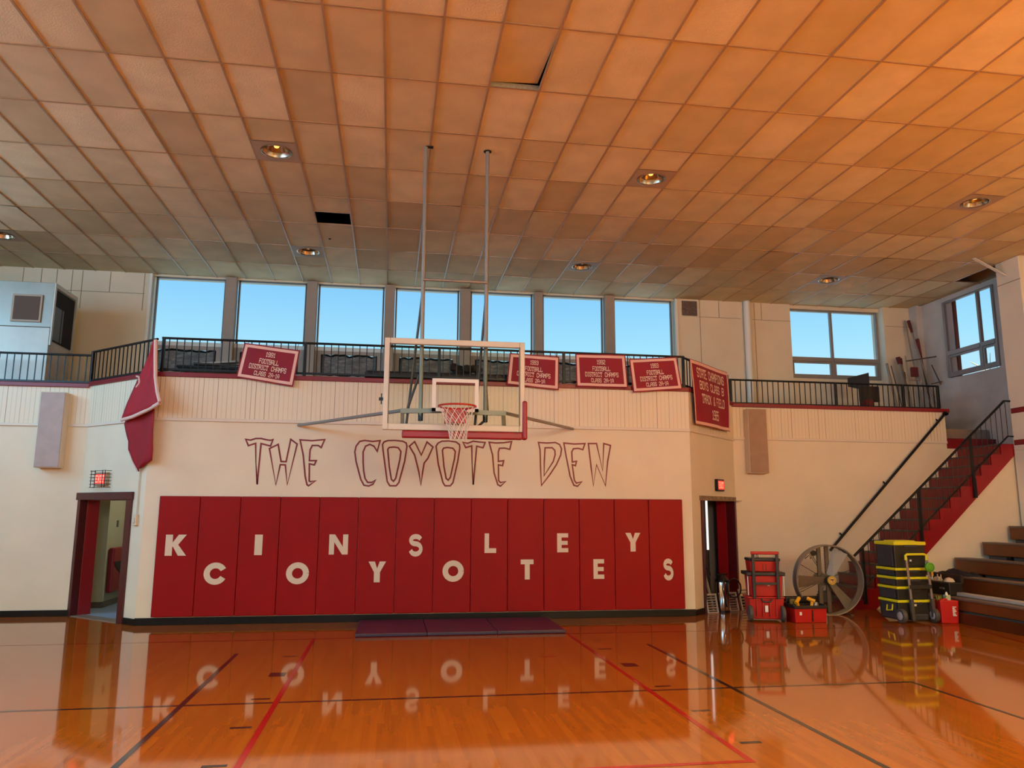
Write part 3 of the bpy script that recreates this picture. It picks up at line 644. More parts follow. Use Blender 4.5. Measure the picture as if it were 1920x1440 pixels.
# ---------------- small banners hung on the railing
M_cloth = mat('maroon_banner_cloth', '#86122c', .75, var=.06, vscale=5)
M_border = mat('pale_pink_banner_border', '#e9bdb0', .7)
M_clothtxt = mat('cream_felt_lettering', '#ecd6c3', .7)
M_edge = mat('dark_maroon_banner_edge', '#5c0d20', .75)
def banner(label, TL, TR, BR, BL, lines, group, y=12.74, nu=24, nv=14, wav=.012, edge=.02, bw=.045, ph=0., extra=None, rail_y=.16, rail_z=4.49):
    """corner points are (x,z) in the local frame; the cloth hangs just in front of the railing and parapet"""
    cx = sum(p[0] for p in (TL, TR, BR, BL))/4; cz = min(BL[1], BR[1])
    W = (Vector(TR)-Vector(TL)).length; H = (Vector(TL)-Vector(BL)).length
    def S(u, v, off=0.):
        p = Vector(TL)*(1-u)*v+Vector(TR)*u*v+Vector(BR)*u*(1-v)+Vector(BL)*(1-u)*(1-v)
        if extra: p = p+Vector(extra(u, v))
        d = wav*(math.sin(u*9+ph+v*1.5)*.6+math.sin(u*17+ph*2)*.3)*(1.1-v*.6)
        return (p.x-cx, -off+d, p.y-cz)
    def patch(u0, u1, v0, v1, off, mb, nu=nu, nv=nv):
        vs = [S(u0+(u1-u0)*i/nu, v0+(v1-v0)*j/nv, off) for j in range(nv+1) for i in range(nu+1)]
        mb.add(vs, [(j*(nu+1)+i, j*(nu+1)+i+1, (j+1)*(nu+1)+i+1, (j+1)*(nu+1)+i) for j in range(nv) for i in range(nu)])
    t = thing('banner', label, 'banner', BAN_LOC(cx, y, cz), BAN_ROT, group)
    m = MB(); eu, ev = edge/W, edge/H; patch(-eu, 1+eu, -ev, 1+ev, 0, m); m.build('cloth', M_cloth, t, smooth=True)
    bu, bv = bw/W, bw/H; m = MB()
    patch(0,1,1-bv,1,.004,m,nu,2); patch(0,1,0,bv,.004,m,nu,2); patch(0,bu,bv,1-bv,.004,m,2,nv); patch(1-bu,1,bv,1-bv,.004,m,2,nv)
    m.build('border', M_border, t)
    for txt, u0, u1, vc, vh in lines:
        q, L = text_strokes(txt, .95); 
        for wd in range(txt.count(' ')+1):
            m = MB()
            for k, (p, w_) in enumerate(q):
                if w_ == wd: m.quad(*[S(u0+(u1-u0)*a/L, vc+vh*(b/6-.5), .005+.00008*(k % 7)) for a, b in p])
            if m.f: m.build('lettering', M_clothtxt, t)
    for u in (.03, .97):
        a = Vector(S(u, 1)); MB().tube(a, (a.x, rail_y, max(a.z, rail_z-cz)), .004, 5).build('hanging_tie', M_edge, t)
    return t
BAN_ROT = 0
def BAN_LOC(x, y, z): return (x, y, z)
def fb(y1): return [(y1,.42,.585,.78,.125),('FOOTBALL',.325,.675,.565,.13),('DISTRICT CHAMPS',.165,.84,.375,.13),('CLASS 2A-1A',.28,.735,.185,.115)]
GB = 'football district champs banners'
banner('small maroon football banner reading 1991, tilted, hanging left of the backboard', (-2.415,4.413),(-1.57,4.32),(-1.647,3.755),(-2.51,3.88), fb('1991'), GB, ph=1)
banner('small maroon football banner reading 1993, partly seen through the glass backboard', (1.965,4.402),(2.795,4.37),(2.783,3.823),(1.918,3.892), fb('1993'), GB, ph=2.1)
banner('small maroon football banner reading 1992, hanging right of the backboard', (3.12,4.434),(3.985,4.443),(4.02,3.893),(3.138,3.893), fb('1992'), GB, ph=3.3)
banner('small maroon football banner reading 1993, tilted, at the right corner of the balcony front', (4.092,4.373),(4.935,4.442),(5.02,3.902),(4.15,3.82), fb('1993'), GB, ph=4.6)
BAN_ROT = R_ANG
def BAN_LOC(x, y, z):
    n_ = Vector((math.sin(R_ANG), -math.cos(R_ANG)))
    p = RF+Vector((math.cos(R_ANG), math.sin(R_ANG)))*x+n_*.1
    return (p.x, p.y, z)
banner('large maroon state champions track and field banner hanging on the right bay angle', (-.1,4.42),(1.72,4.44),(1.74,3.3),(.07,3.29),
       [('STATE CHAMPIONS',.13,.87,.83,.13),('BOYS CLASS B',.17,.85,.64,.12),('TRACK & FIELD',.2,.86,.43,.13),('1965',.46,.66,.2,.14)], 'state champions banner', wav=.02, edge=.012, bw=.055, ph=.5,
       extra=lambda u, v: (.05*math.sin(PI*v)*(1-u)-.0+.06*math.sin(PI*v)*u*.6, 0))

# ---------------- folded red cloth hanging from the left corner of the railing
t = thing('hanging_flag', 'folded red cloth with a white border hanging from the left corner of the railing', 'flag', (LT.x,LT.y,2.3), L_ANG)
M_flag = mat('red_flag_cloth', '#a30c22', .75, var=.06, vscale=4)
M_flagb = mat('pale_flag_border', '#e6c3b6', .7)
def sheet(rows, name, m, par, sub=3, off=0.):
    """rows of (left, right) boundary points (s, z, depth), lofted with a soft ripple"""
    vs = []; nu = 10; rr = []
    for a, b in zip(rows, rows[1:]):
        for k in range(sub): f_ = k/sub; rr.append([tuple(x+(y-x)*f_ for x, y in zip(p, q)) for p, q in zip(a, b)])
    rr.append(rows[-1])
    for j, (l, r_) in enumerate(rr):
        for i in range(nu+1):
            u_ = i/nu; p = [x+(y-x)*u_ for x, y in zip(l, r_)]
            vs.append((p[0], -p[2]-off-.02*math.sin(u_*7+j*.22), p[1]-2.3))
    n = len(rr)
    return MB().add(vs, [(j*(nu+1)+i, j*(nu+1)+i+1, (j+1)*(nu+1)+i+1, (j+1)*(nu+1)+i) for j in range(n-1) for i in range(nu)]).build(name, m, par, smooth=True, solid=.006)
up = [((1.95,4.42,.06),(2.0,4.42,.06)), ((1.83,4.1,.07),(2.03,4.15,.06)), ((1.62,3.77,.08),(2.1,3.8,.08)), ((1.42,3.42,.1),(2.23,3.5,.1)), ((1.28,3.17,.1),(2.36,3.36,.12))]
sheet(up, 'upper_fold', M_flag, t, off=.03)
lo = [((1.28,3.2,.05),(2.05,3.5,.05)), ((1.25,3.12,.05),(2.09,3.2,.05)), ((1.36,2.95,.06),(2.09,2.95,.05)), ((1.44,2.82,.06),(2.09,2.8,.05)), ((1.46,2.68,.07),(2.09,2.66,.05)), ((1.6,2.5,.07),(2.07,2.5,.05)), ((1.74,2.33,.06),(1.8,2.4,.05))]
sheet(lo, 'lower_fold', mat('red_flag_cloth_underside', '#930a1c', .8, var=.06, vscale=4), t)
def strip(pts, w, name):
    m = MB(); P = [Vector((p[0], -p[2], p[1]-2.3)) for p in pts]
    for a, b in zip(P, P[1:]): m.tube(a, b, w/2, 8)
    return m.build(name, M_flagb, t, smooth=True)
strip([(1.3,3.17,.14),(1.6,3.2,.14),(2.0,3.28,.14),(2.34,3.37,.15)], .06, 'border')
strip([(1.99,4.42,.09),(2.02,4.15,.09),(2.1,3.8,.11),(2.22,3.55,.13),(2.34,3.38,.15)], .06, 'border')
strip([(1.28,3.17,.13),(1.42,3.42,.13),(1.62,3.77,.12)], .018, 'border')
strip([(1.25,3.12,.06),(1.36,2.95,.07),(1.44,2.82,.07),(1.46,2.68,.08),(1.6,2.5,.08),(1.74,2.33,.07)], .014, 'border')
strip([(1.6,3.86,.13),(1.68,3.84,.13),(1.7,3.74,.13),(1.62,3.68,.13)], .03, 'border')

# ---------------- basketball hoop: board, rim, poles from the ceiling, struts to the wall
t = thing('basketball_hoop', 'glass basketball backboard hung from the ceiling on two grey poles, with a red rim', 'basketball hoop', (.795, 9.97, 2.77))
M_bframe = mat('cream_board_frame', '#d9d1bd', .35, var=.05)
M_steel = mat('grey_painted_steel', '#8b8882', .4, metal=.35)
M_rim = mat('red_rim_paint', '#b3241b', .35)
M_net = mat('white_net_cord', '#e8e0d2', .8)
w, h_ = .93, 1.215
f = MB().box((-w,-.03,0),(-w+.072,.04,h_)).box((w-.072,-.03,0),(w,.04,h_)).box((-w+.072,-.03,h_-.078),(w-.072,.04,h_)).box((-w+.072,-.03,0),(w-.072,.04,.082))
f.build('board_frame', M_bframe, t, bevel=.01)
f = MB()
for x in (-w+.062, w-.074): f.box((x,-.034,.08),(x+.012,-.028,h_-.07))
f.box((-w+.074,-.034,h_-.09),(w-.074,-.028,h_-.078)).build('gasket', mat('grey_gasket', '#6c665c', .6), t)
MB().box((-w+.072,-.006,.082),(w-.072,.006,h_-.078)).build('board_glass', mat_glass('backboard_glass', (.93,.95,.9), 1.07), t)
f = MB(); a, b, c, e = -.3, .315, .255, .692
f.box((a,-.009,e-.048),(b,-.0075,e)).box((a,-.009,c),(a+.05,-.0075,e-.048)).box((b-.05,-.009,c),(b,-.0075,e-.048)).box((a,-.009,c-.0),(b,-.0075,c+.045))
f.build('target_square', M_white, t)
ring = [(.25*math.cos(2*PI*k/40)*.94, -.385+.235*math.sin(2*PI*k/40), .275) for k in range(40)]
rim = MB().path(ring, .0125, 8, True).build('rim', M_rim, t, smooth=True)
MB().box((-.14,-.17,.09),(.14,-.03,.27)).bar((-.12,-.05,.262),(-.16,-.3,.27),.03,.012).bar((.12,-.05,.262),(.16,-.3,.27),.03,.012).build('rim_bracket', M_rim, rim, bevel=.01)
net = MB(); K = 12
def npt(k, lv):
    fr = lv/6; rr = (.225*(1-fr)**1.6+.105*(1-(1-fr)**1.6)); a_ = 2*PI*(k+(.5 if lv % 2 else 0))/K
    return (rr*math.cos(a_)+.02*fr, -.385+rr*math.sin(a_), .265-.42*fr)
for k in range(K):
    for lv in range(6):
        net.tube(npt(k, lv), npt(k, lv+1), .0042, 5)
        net.tube(npt(k, lv), npt(k-1 if lv % 2 == 0 else k+1, lv+1), .0042, 5)
net.build('net', M_net, rim)
pd = MB().box((-.68,-.05,-.1),(.9,.05,-.004)).build('edge_pad', mat('red_rubber_pad', '#961222', .4), t, bevel=.02, seg=3)
MB().box((.895,-.05,-.1),(.965,.05,.42)).build('edge_pad', mat('red_rubber_pad', '#961222', .4), t, bevel=.028, seg=4)
for sx, zt in ((-.455, 0), (.405, 0)):
    MB().tube((sx,.03,CEIL-2.77),(sx+.015,.13,.2),.028,12).build('hanging_pole', M_steel, t, smooth=True)
    MB().tube((sx+.016,.135,.14),(sx+.016,.135,.24),.034,10).build('pole_cap', M_black, t, smooth=True)
MB().tube((-.45,.05,2.05),(.42,.05,2.05),.02,10).build('cross_bar', M_steel, t, smooth=True)
MB().bar((-.705,.13,.265),(-.1,.13,.285),.06,.06).bar((.1,.13,.27),(.695,.13,.265),.06,.06).bar((-.675,.13,.235),(-.675,.06,.07),.05,.05,(0,1,0)).bar((.665,.13,.235),(.665,.06,.07),.05,.05,(0,1,0)).bar((-.1,.1,.16),(.1,.1,.16),.05,.24).build('mount_bracket', M_steel, t)
for a, b in (((-.44,.1,2.0),(-.62,.3,.1)), ((.42,.1,2.0),(.3,.3,.1)), ((-.47,.13,.75),(-.62,.25,.28)), ((.42,.13,.75),(.47,.25,.28)), ((.42,.14,.17),(.3,.2,.06))):
    MB().tube(a, b, .017, 8).build('diagonal_brace', mat('dark_grey_steel', '#57534f', .45, metal=.4), t, smooth=True)
MB().tube((-.69,.13,.27),(-2.318,2.85,.34),.024,10).build('wall_strut', M_steel, t, smooth=True)
MB().tube((.69,.13,.27),(2.27,2.85,.375),.024,10).build('wall_strut', M_steel, t, smooth=True)
MB().box((-.985,-.01,.38),(-.93,.02,.42)).box((-.96,-.02,.33),(-.945,.0,.47)).build('latch', M_black, t)

# ---------------- things on the walls
M_spk = mat('lavender_grey_speaker_cloth', '#b5a9a6', .9, var=.1, vscale=5, bump=.3, bscale=70)
M_spkside = mat('speaker_cabinet_paint', '#d6c6b2', .6)
M_spktan = mat('tan_grey_speaker_cloth', '#a08b78', .9, var=.1, vscale=5, bump=.3, bscale=70)
def speaker(label, loc, gm):
    t = thing('wall_speaker', label, 'speaker', loc, 0, 'tall wall speakers')
    MB().box((-.2,-.2,0),(.2,0,1.28)).build('cabinet', M_spkside, t, bevel=.008)
    MB().box((-.19,-.212,.012),(.19,-.199,1.268)).build('grille_cloth', gm, t, bevel=.006)
    return t
speaker('tall grey box speaker on the left wall, beside the angled doorway wall', (-5.71, 14.1, 2.43), M_spk)
speaker('tall tan box speaker on the right wall, below the right railing', (7.16, 14.4, 2.5), M_spktan)

M_exit = mat('lit_red_exit_face', '#ff6a5c', .4, emit='#ff2b1e', estr=1.3)
M_exitlet = mat('exit_letters_pale', '#ffd0c0', .4, emit='#ff8a70', estr=1.6)
M_exitbox = mat('exit_sign_box', '#b9a58f', .5)
def exit_sign(label, loc, rot, w, h, guard):
    t = thing('exit_sign', label, 'exit sign', loc, rot, 'lit red exit signs')
    MB().box((-w/2,-.06,0),(w/2,0,h)).build('housing', M_exitbox if guard else M_black, t, bevel=.006)
    MB().box((-w/2+.03,-.064,.03),(w/2-.03,-.058,h-.03)).build('lit_face', M_exit, t)
    q, L = text_strokes('EXIT', .9); m = MB()
    for p, w_ in q: m.quad(*[(-w/2+.06+(w-.12)*a/L, -.0655, .06+(h-.12)*b/6) for a, b in p])
    m.build('lettering', M_exitlet, t)
    if guard:
        g = MB()
        for k in range(6): z = -.03+(h+.05)*k/5; g.path([(-w/2-.09,-.0,z),(-w/2-.06,-.1,z),(w/2+.05,-.1,z),(w/2+.05,0,z)], .005, 5)
        for x in (-w/2-.02, -w/2+.1, w/2-.04, w/2+.04): g.tube((x,-.1,-.03),(x,-.1,h+.03),.006,5)
        g.build('wire_guard', M_black, t)
p = LT+Vector((math.cos(L_ANG), math.sin(L_ANG)))*.66
exit_sign('lit red exit sign in a black wire cage above the left doorway', (p.x,p.y,2.13), L_ANG, .36, .22, True)
p = RF+Vector((math.cos(R_ANG), math.sin(R_ANG)))*1.28
exit_sign('small lit red exit sign above the right doorway', (p.x,p.y,2.13), R_ANG, .34, .22, False)
p = LT+Vector((math.cos(L_ANG), math.sin(L_ANG)))*1.72
t = thing('junction_box', 'small cream electrical box with a thin conduit on the left angled wall', 'electrical box', (p.x,p.y,1.5), L_ANG)
MB().box((-.06,-.05,0),(.06,0,.17)).box((-.03,-.065,.03),(.03,-.05,.12)).build('box', M_cream, t, bevel=.008)
MB().tube((.02,-.02,.17),(.02,-.02,1.65),.009,8).build('conduit', mat('conduit_paint', '#cdbfae', .4), t, smooth=True)

t = thing('vent_grille', 'square brown vent grille high on the wall right of the last window', 'vent', (6.855, 16.75, 6.3))
MB().box((-.215,-.02,0),(.215,0,.4)).build('frame', M_block, t)
MB().box((-.19,-.024,.02),(.19,-.018,.38)).build('screen', mat('rusty_vent_screen', '#6d5d55', .8, var=.5, vscale=30), t)
sl = MB()
for k in range(9): sl.bar((-.19,-.028,.04+k*.04),(.19,-.028,.04+k*.04),.01,.006)
sl.build('louvre', mat('vent_louvre', '#544640', .7), t)
tag(MB().tube((8.27,16.66,BAL),(8.27,16.66,CEIL),.08,20).build('drain_pipe', M_white, smooth=True), 'thick white vertical pipe on the upper wall between the window groups', 'pipe')

# ---------------- on the balcony
t = thing('air_unit', 'big grey sheet metal air unit at the left end of the balcony', 'air unit', (-7.35, 15.3, BAL))
M_gal = mat('galvanised_sheet', '#9a9890', .38, metal=.55, var=.12, vscale=2)
M_gal2 = mat('pale_galvanised_sheet', '#b9b6ac', .42, metal=.3, var=.12, vscale=2)
MB().box((-1.0,-.5,1.53),(1.1,.5,2.37)).build('upper_casing', M_gal, t, bevel=.006)
MB().box((-1.0,-.47,0),(1.08,.5,1.53)).build('lower_casing', M_gal2, t, bevel=.006)
MB().box((.42,-.53,1.61),(.93,-.5,2.13)).build('vent_frame', mat('beige_vent_frame', '#a3937f', .5), t, bevel=.005)
MB().box((.46,-.54,1.65),(.89,-.528,2.09)).build('vent_screen', mat('brown_vent_screen', '#57473d', .8), t)
MB().box((1.095,-.42,1.3),(1.104,.46,2.27)).build('side_opening', M_dark, t)
MB().box((1.1,-.5,1.2),(1.125,-.44,2.37)).box((1.1,.44,1.2),(1.125,.5,2.37)).box((1.1,-.44,2.29),(1.125,.44,2.37)).build('opening_frame', M_gal2, t)
MB().box((1.105,-.43,1.32),(1.112,-.12,1.95)).box((1.105,-.08,1.32),(1.116,-.03,1.95)).build('inner_filter', mat('filter_blue_grey', '#56646c', .6), t)

tbl = thing('folding_table', 'dark folding table behind the railing left of the 1991 banner, boards stacked on it', 'table', (-3.0, 13.6, BAL))
MB().box((-.62,-.28,.6),(.62,.28,.64)).build('table_top', M_black, tbl, bevel=.005)
for sx in (-.55, .55):
    for sy in (-.22, .22): MB().tube((sx,sy,0),(sx,sy,.6),.014,8).build('leg', M_black, tbl, smooth=True)
M_plank = mat('worn_board', '#a89d8f', .6, var=.25, vscale=8)
M_plank2 = mat('dark_board', '#3d3836', .6, var=.2, vscale=8)
for k, (x, y, z, rz, ry, L_, mm, lb) in enumerate(((-3.02,13.62,4.165,-4,0,.95,M_plank,'lowest pale board in the pile behind the railing left of the 1991 banner'),(-3.0,13.6,4.205,8,0,.8,M_plank2,'dark board in the middle of the pile left of the 1991 banner'),(-2.98,13.6,4.245,-10,-3,.62,M_plank,'topmost pale board on the pile left of the 1991 banner'))):
    o = MB().box((-L_/2,-.07,-.016),(L_/2,.07,.016)).build('wooden_board', mm, loc=(x,y,z), rotz=R(rz), bevel=.003); o.rotation_euler[1] = R(ry); tag(o, lb, 'board', 'boards piled on the balcony')
tag(MB().box((-1.25,-.12,0),(1.25,.12,.17)).build('rolled_mat', mat('black_mat_vinyl', '#1d1b22', .6), loc=(.75,13.12,Z1), bevel=.04, seg=3), 'long low black mat lying along the balcony edge behind the backboard', 'mat')
mb = MB()
for k in range(9):
    a_ = random.uniform(0, 6.28); x = random.uniform(-.22, .22)
    mb.lathe([(0,0),(.07,.02),(.09,.07),(.06,.13),(0,.15)], 8, (x, random.uniform(-.05,.05), random.uniform(0,.05)))
tag(mb.build('dark_bundle', mat('black_cloth_bundle', '#221f24', .8), loc=(1.22,13.13,Z1+.165), smooth=True), 'small lumpy black bundle on the black mat, seen through the backboard glass', 'bundle')

t = thing('music_stand', 'dark navy sloping stand on a pale leg behind the right railing', 'stand', (10.42, 15.75, BAL))
M_navy = mat('navy_panel', '#1b2733', .5)
MB().add([(-.24,-.02,1.06),(.28,-.02,.98),(.28,-.02,1.4),(-.24,-.02,1.26),(-.24,.02,1.06),(.28,.02,.98),(.28,.02,1.4),(-.24,.02,1.26)], [(0,1,2,3),(7,6,5,4),(0,4,5,1),(1,5,6,2),(2,6,7,3),(3,7,4,0)]).build('desk', M_navy, t, bevel=.006)
MB().tube((.02,.03,0),(-.03,.03,1.15),.014,8).build('pole', M_white, t, smooth=True)
MB().tube((-.2,-.05,0),(.25,-.05,0),.015,8).tube((.02,-.2,0),(.02,.2,0),.015,8).build('base', M_black, t)
t = thing('chair', 'black stacking chair just right of the navy stand behind the right railing', 'chair', (10.16, 14.98, BAL))
MB().box((-.24,-.02,.6),(.24,.02,.95)).build('backrest', mat('black_plastic', '#17191d', .5), t, bevel=.04, seg=4)
MB().box((-.22,.02,.43),(.22,.45,.47)).build('seat', mat('black_plastic', '#17191d', .5), t, bevel=.012)
for sx in (-.22, .22):
    MB().path([(sx,-.06,0),(sx,0,.45),(sx,0,.7)],.013,8).build('leg', M_black, t, smooth=True); MB().tube((sx,.45,0),(sx,.42,.45),.013,8).build('leg', M_black, t, smooth=True)
tag(MB().box((-.11,-.1,0),(.11,.1,.28)).build('red_bag_on_balcony', mat('faded_red_cloth', '#5e1c22', .8), loc=(9.92,14.7,BAL+.32), bevel=.05, seg=3), 'small faded red bag on a box under the black chair', 'bag')
tag(MB().box((-.15,-.1,0),(.15,.1,.32)).build('storage_box', M_plank2, loc=(9.92,14.7,BAL), bevel=.006), 'dark box hidden below the small red bag', 'box')

# poles standing in the balcony corner
M_pole = mat('pale_pole', '#8a8076', .4, metal=.2)
M_poledk = mat('dark_pole', '#4f4540', .5)
M_tip = mat('maroon_foam_tip', '#5a1c22', .8)
GP = 'athletics poles in the balcony corner'
def pole(label, a, b, r=.02, m=None, tip=0, cat='pole', bars=()):
    a, b = Vector(a), Vector(b); t = thing('standing_pole', label, cat, a, 0, GP); d = b-a
    r *= 1.05; MB().tube((0,0,0), d, r, 10).build('shaft', m or M_pole, t, smooth=True)
    if tip: MB().tube(d*(1-tip), d*1.01, r*1.25, 10, r*1.8).build('tip', M_tip, t, smooth=True)
    for z, x0, x1, rr in bars:
        p = d*z; MB().bar((p.x+x0,p.y-.04,p.z),(p.x+x1,p.y-.04,p.z+.03*(x1-x0)),rr,rr).build('cross_bar', m or M_pole, t)
    return t
pole('tallest thin pale pole, leaning in the right balcony corner', (12.42,16.2,BAL), (12.29,16.5,6.38), .017)
pole('tall pole with a maroon padded tip leaning right in the balcony corner', (12.55,15.8,BAL), (12.33,16.42,6.33), .022, M_pole, .1)
pole('dark tipped pole just right of the tallest padded pole in the corner', (12.5,16.0,BAL), (12.42,16.28,5.85), .022, M_poledk, .2)
pole('first thick pale post nearest the paired windows in the corner', (11.72,16.1,BAL), (11.57,16.3,5.25), .03)
pole('thin bent rod right beside the first thick post in the corner', (11.88,16.1,BAL), (11.68,16.3,5.2), .012, M_poledk)
pole('pale post with a maroon double end, second from the paired windows', (12.02,16.05,BAL), (11.92,16.35,5.4), .03, M_pole, .08)
pole('pale post leaning close behind the post with the maroon double end', (12.1,16.12,BAL), (12.0,16.39,5.38), .025, M_pole, .07)
pole('short post with a dark padded end between the thick posts and the ladder frame', (12.22,16.2,BAL), (12.06,16.42,5.05), .03, M_poledk, .1)
pole('leaning pale tripod leg with a dark joint at the right of the corner', (12.5,15.7,BAL), (12.25,16.2,5.05), .02, M_pole, .05)
t = thing('jump_standard', 'pale metal jump standard frame with two uprights and cross pieces in the corner', 'sports frame', (11.93, 15.75, BAL), 0)
for x in (-.14, .17): MB().tube((x,0,0),(x-.05,.1,1.85 if x < 0 else 1.75),.018,10).build('upright', M_pole, t, smooth=True)
MB().bar((-.16,.06,1.28),(.12,.06,1.28),.05,.03).build('rung', M_pole, t)
MB().bar((-.2,.09,1.72),(.6,.09,1.86),.03,.03).build('cross_bar', M_poledk, t)
MB().bar((.42,.09,1.2),(.66,.06,1.26),.03,.03).bar((.46,.09,1.66),(.66,.09,1.2),.02,.02).build('side_arm', M_poledk, t)
MB().box((-.1,.02,1.35),(.06,.1,1.58)).build('foam_block', M_tip, t, bevel=.02)
MB().tube((.1,-.02,.35),(.35,-.1,.55),.015,8).tube((.35,-.1,.55),(.55,0,.1),.015,8).build('foot_brace', M_poledk, t)

# ---------------- staircase on the right
M_riser = mat('dark_red_riser_paint', '#7a1019', .35, var=.08)
M_string = mat('red_stringer_paint', '#860e17', .3, var=.06)
M_tread = mat('worn_grey_tread', '#4c4340', .5, var=.15)
st = thing('staircase', 'steep dark red staircase with grey treads rising along the right wall to a landing', 'staircase', (8.34, 14.4, 0))
RUN, RISE, N0, YS = .2387, .2083, 15, 13.3
def zk(k): return .165+RISE*k            # top of tread k (0..14)
def xk(k): return RUN*k                  # its nosing, from x = 8.34
for k in range(N0):
    x = xk(k); z = zk(k); zb = 0 if k == 0 else zk(k-1)
    MB().box((x,-1.12,zb),(x+.03,-.002,z-.03)).build('riser', M_riser, st)
    xe = x+RUN+.03 if k < N0-1 else 12.6-8.34
    MB().box((x-.02,-1.12,z-.03),(xe,-.002,z)).build('tread', M_tread, st, bevel=.004)
saw = []
for k in range(N0): saw += [(xk(k)+.025, 0 if k == 0 else zk(k-1)), (xk(k)+.025, zk(k)-.005)]
saw += [(12.07-8.34, zk(14)-.005), (12.07-8.34, 2.93), (9.927-8.34, .985), (8.82-8.34, 0)]
MB().prism(saw, -1.15, -1.1).build('stringer', M_string, st)
for k in range(2):
    y = .25*k; z0 = zk(14)+.205*k
    MB().box((11.47-8.34,y-.004,z0-.005),(12.62-8.34,y+.03,z0+.2)).build('riser', M_riser, st); MB().box((11.5-8.34,y-.01,z0+.175),(12.62-8.34,y+.26,z0+.205)).build('tread', M_riser, st)
uw = [(9.0,0),(12.62,0),(12.62,3.02),(12.07,2.93),(9.927,.985),(8.83,.0)]
struct(MB().prism([(8.84,0),(12.62,0),(12.62,2.98),(12.1,2.94),(9.927,.965)], 13.29, 13.33).build('wall_under_stairs', M_wall))

gr = thing('stair_railing', 'black steel balustrade along the open side of the red staircase', 'railing', (8.454, 13.225, 0))
tr = [(-.02,0,.96),(3.4,0,3.92),(3.7,0,3.917)]
MB().path(tr, .024, 10).build('top_rail', M_black, gr, smooth=True)
lo_ = [(.15,0,.4),(3.405,0,3.225),(3.68,0,3.217)]
MB().path(lo_, .017, 8).build('bottom_rail', M_black, gr, smooth=True)
for z, y in ((3.917, 0), (3.217, 0)):
    x = 3.71 if z > 3.5 else 3.69; MB().lathe([(0,-.05),(.035,-.03),(.05,0),(.035,.03),(0,.05)], 14, (x,y,z), 'x').build('end_ball', M_black, gr, smooth=True)
def ztop(x): return .977+(x)*.8653 if x < 3.4 else 3.918
def zlow(x): return .4+(x-.15)*.868 if x < 3.405 else 3.22
k = 0; x = .27
while x < 3.66:
    MB().tube((x,0,zlow(x)),(x,0,ztop(x)),.007,6).build('baluster', M_black, gr); x += .1165
for x, zb in ((.15,.1),(1.38,1.02),(2.576,2.03)): MB().box((x-.022,-.022,zb),(x+.022,.022,ztop(x))).build('post', M_black, gr)
MB().box((2.55,-.03,2.03),(2.605,.0,2.4)).build('post_foot', M_black, gr)
hr = thing('wall_handrail', 'black round handrail on the wall behind the red staircase', 'handrail', (8.68, 14.4, 0))
MB().tube((-.05,-.07,1.0),(2.75,-.07,3.8),.026,10).build('rail', M_black, hr, smooth=True)
for x, z in ((.25,1.3),(1.28,2.33),(2.6,3.64)): MB().path([(x,0,z),(x-.05,-.04,z+.04),(x-.02,-.07,z-.0)], .011, 6).build('bracket', M_black, hr)
MB().lathe([(0,-.05),(.045,-.03),(.06,0),(.045,.03),(0,.05)], 14, (2.76,-.07,3.8), 'z').build('end_ball', M_black, hr, smooth=True)

# ---------------- bleachers along the right wall
M_bw = mat('bleacher_wood', '#6f3b16', .35, var=.18, vscale=3)
M_btop = mat('worn_bleacher_top', '#6d5c4e', .45, var=.15, vscale=4)
M_bdark = mat('bleacher_understructure', '#5c5247', .8)
M_bbase = mat('bleacher_base_boards', '#57290f', .3, var=.3, vscale=2.5)
bl = thing('bleachers', 'stepped wooden bleachers along the right wall', 'bleachers', (9.1, 13.2, 0))
Y1, Y0 = 0, -15.5
rows = [(0,.2,.39),(.72,.4,.655),(1.36,.665,.925),(1.97,.965,1.207),(2.57,1.253,1.505),(3.15,1.54,1.79)]
for i, (x, zb, z) in enumerate(rows):
    MB().box((x,Y0,zb),(x+.03,Y1-(1.35 if i == 0 else .62 if i == 5 else 0),z-.03)).build('face_board', M_bw, bl, bevel=.004)
    MB().box((x-.015,Y0,z-.035),(x+.27,Y1-(1.35 if i == 0 else .62 if i == 5 else 0),z)).build('seat_board', M_btop, bl, bevel=.008)
    if i: ye = Y1-(.64 if i == 5 else .01); MB().box((x-.42,Y0,zb-.13),(x+.1,ye,zb-.1)).build('foot_board', M_btop, bl); MB().box((x+.1,Y0,zb-.1),(x+.12,ye,zb)).build('back_panel', M_bdark, bl)
    for k in range(5):
        y = -.55-2.2*k
        if i: MB().box((x+.04,y-.05,zb-.11),(x+.2,y+.05,zb+.02)).build('support_block', M_black, bl)
MB().box((-.05,Y0,.0),(-.02,-1.7,.17)).box((-.02,Y0,0),(.1,-1.7,.03)).build('base_board', M_bbase, bl, bevel=.004)
MB().box((.08,Y0,.03),(.1,-1.4,.2)).build('back_panel', M_bdark, bl)
MB().box((.76,Y0,.3),(.8,-.02,.6)).build('back_panel', M_bdark, bl)

# ---------------- floor mat
M_mat = mat('purple_mat_vinyl', '#40203c', .4, var=.08)
t = thing('floor_mat', 'dark purple folding mat on the floor below the red wall pads', 'mat', (1.065, 11.95, 0))
for k in range(3): MB().box((-1.5+1.0*k,-.68,0),(-.505+1.0*k,.7,.05)).build('panel', M_mat, t, bevel=.012, seg=2)
for k in range(3): MB().box((-1.498+1.0*k,-.684,.012),(-.507+1.0*k,-.676,.04)).build('edge_band', mat('navy_mat_edge', '#2c2440', .45), t)

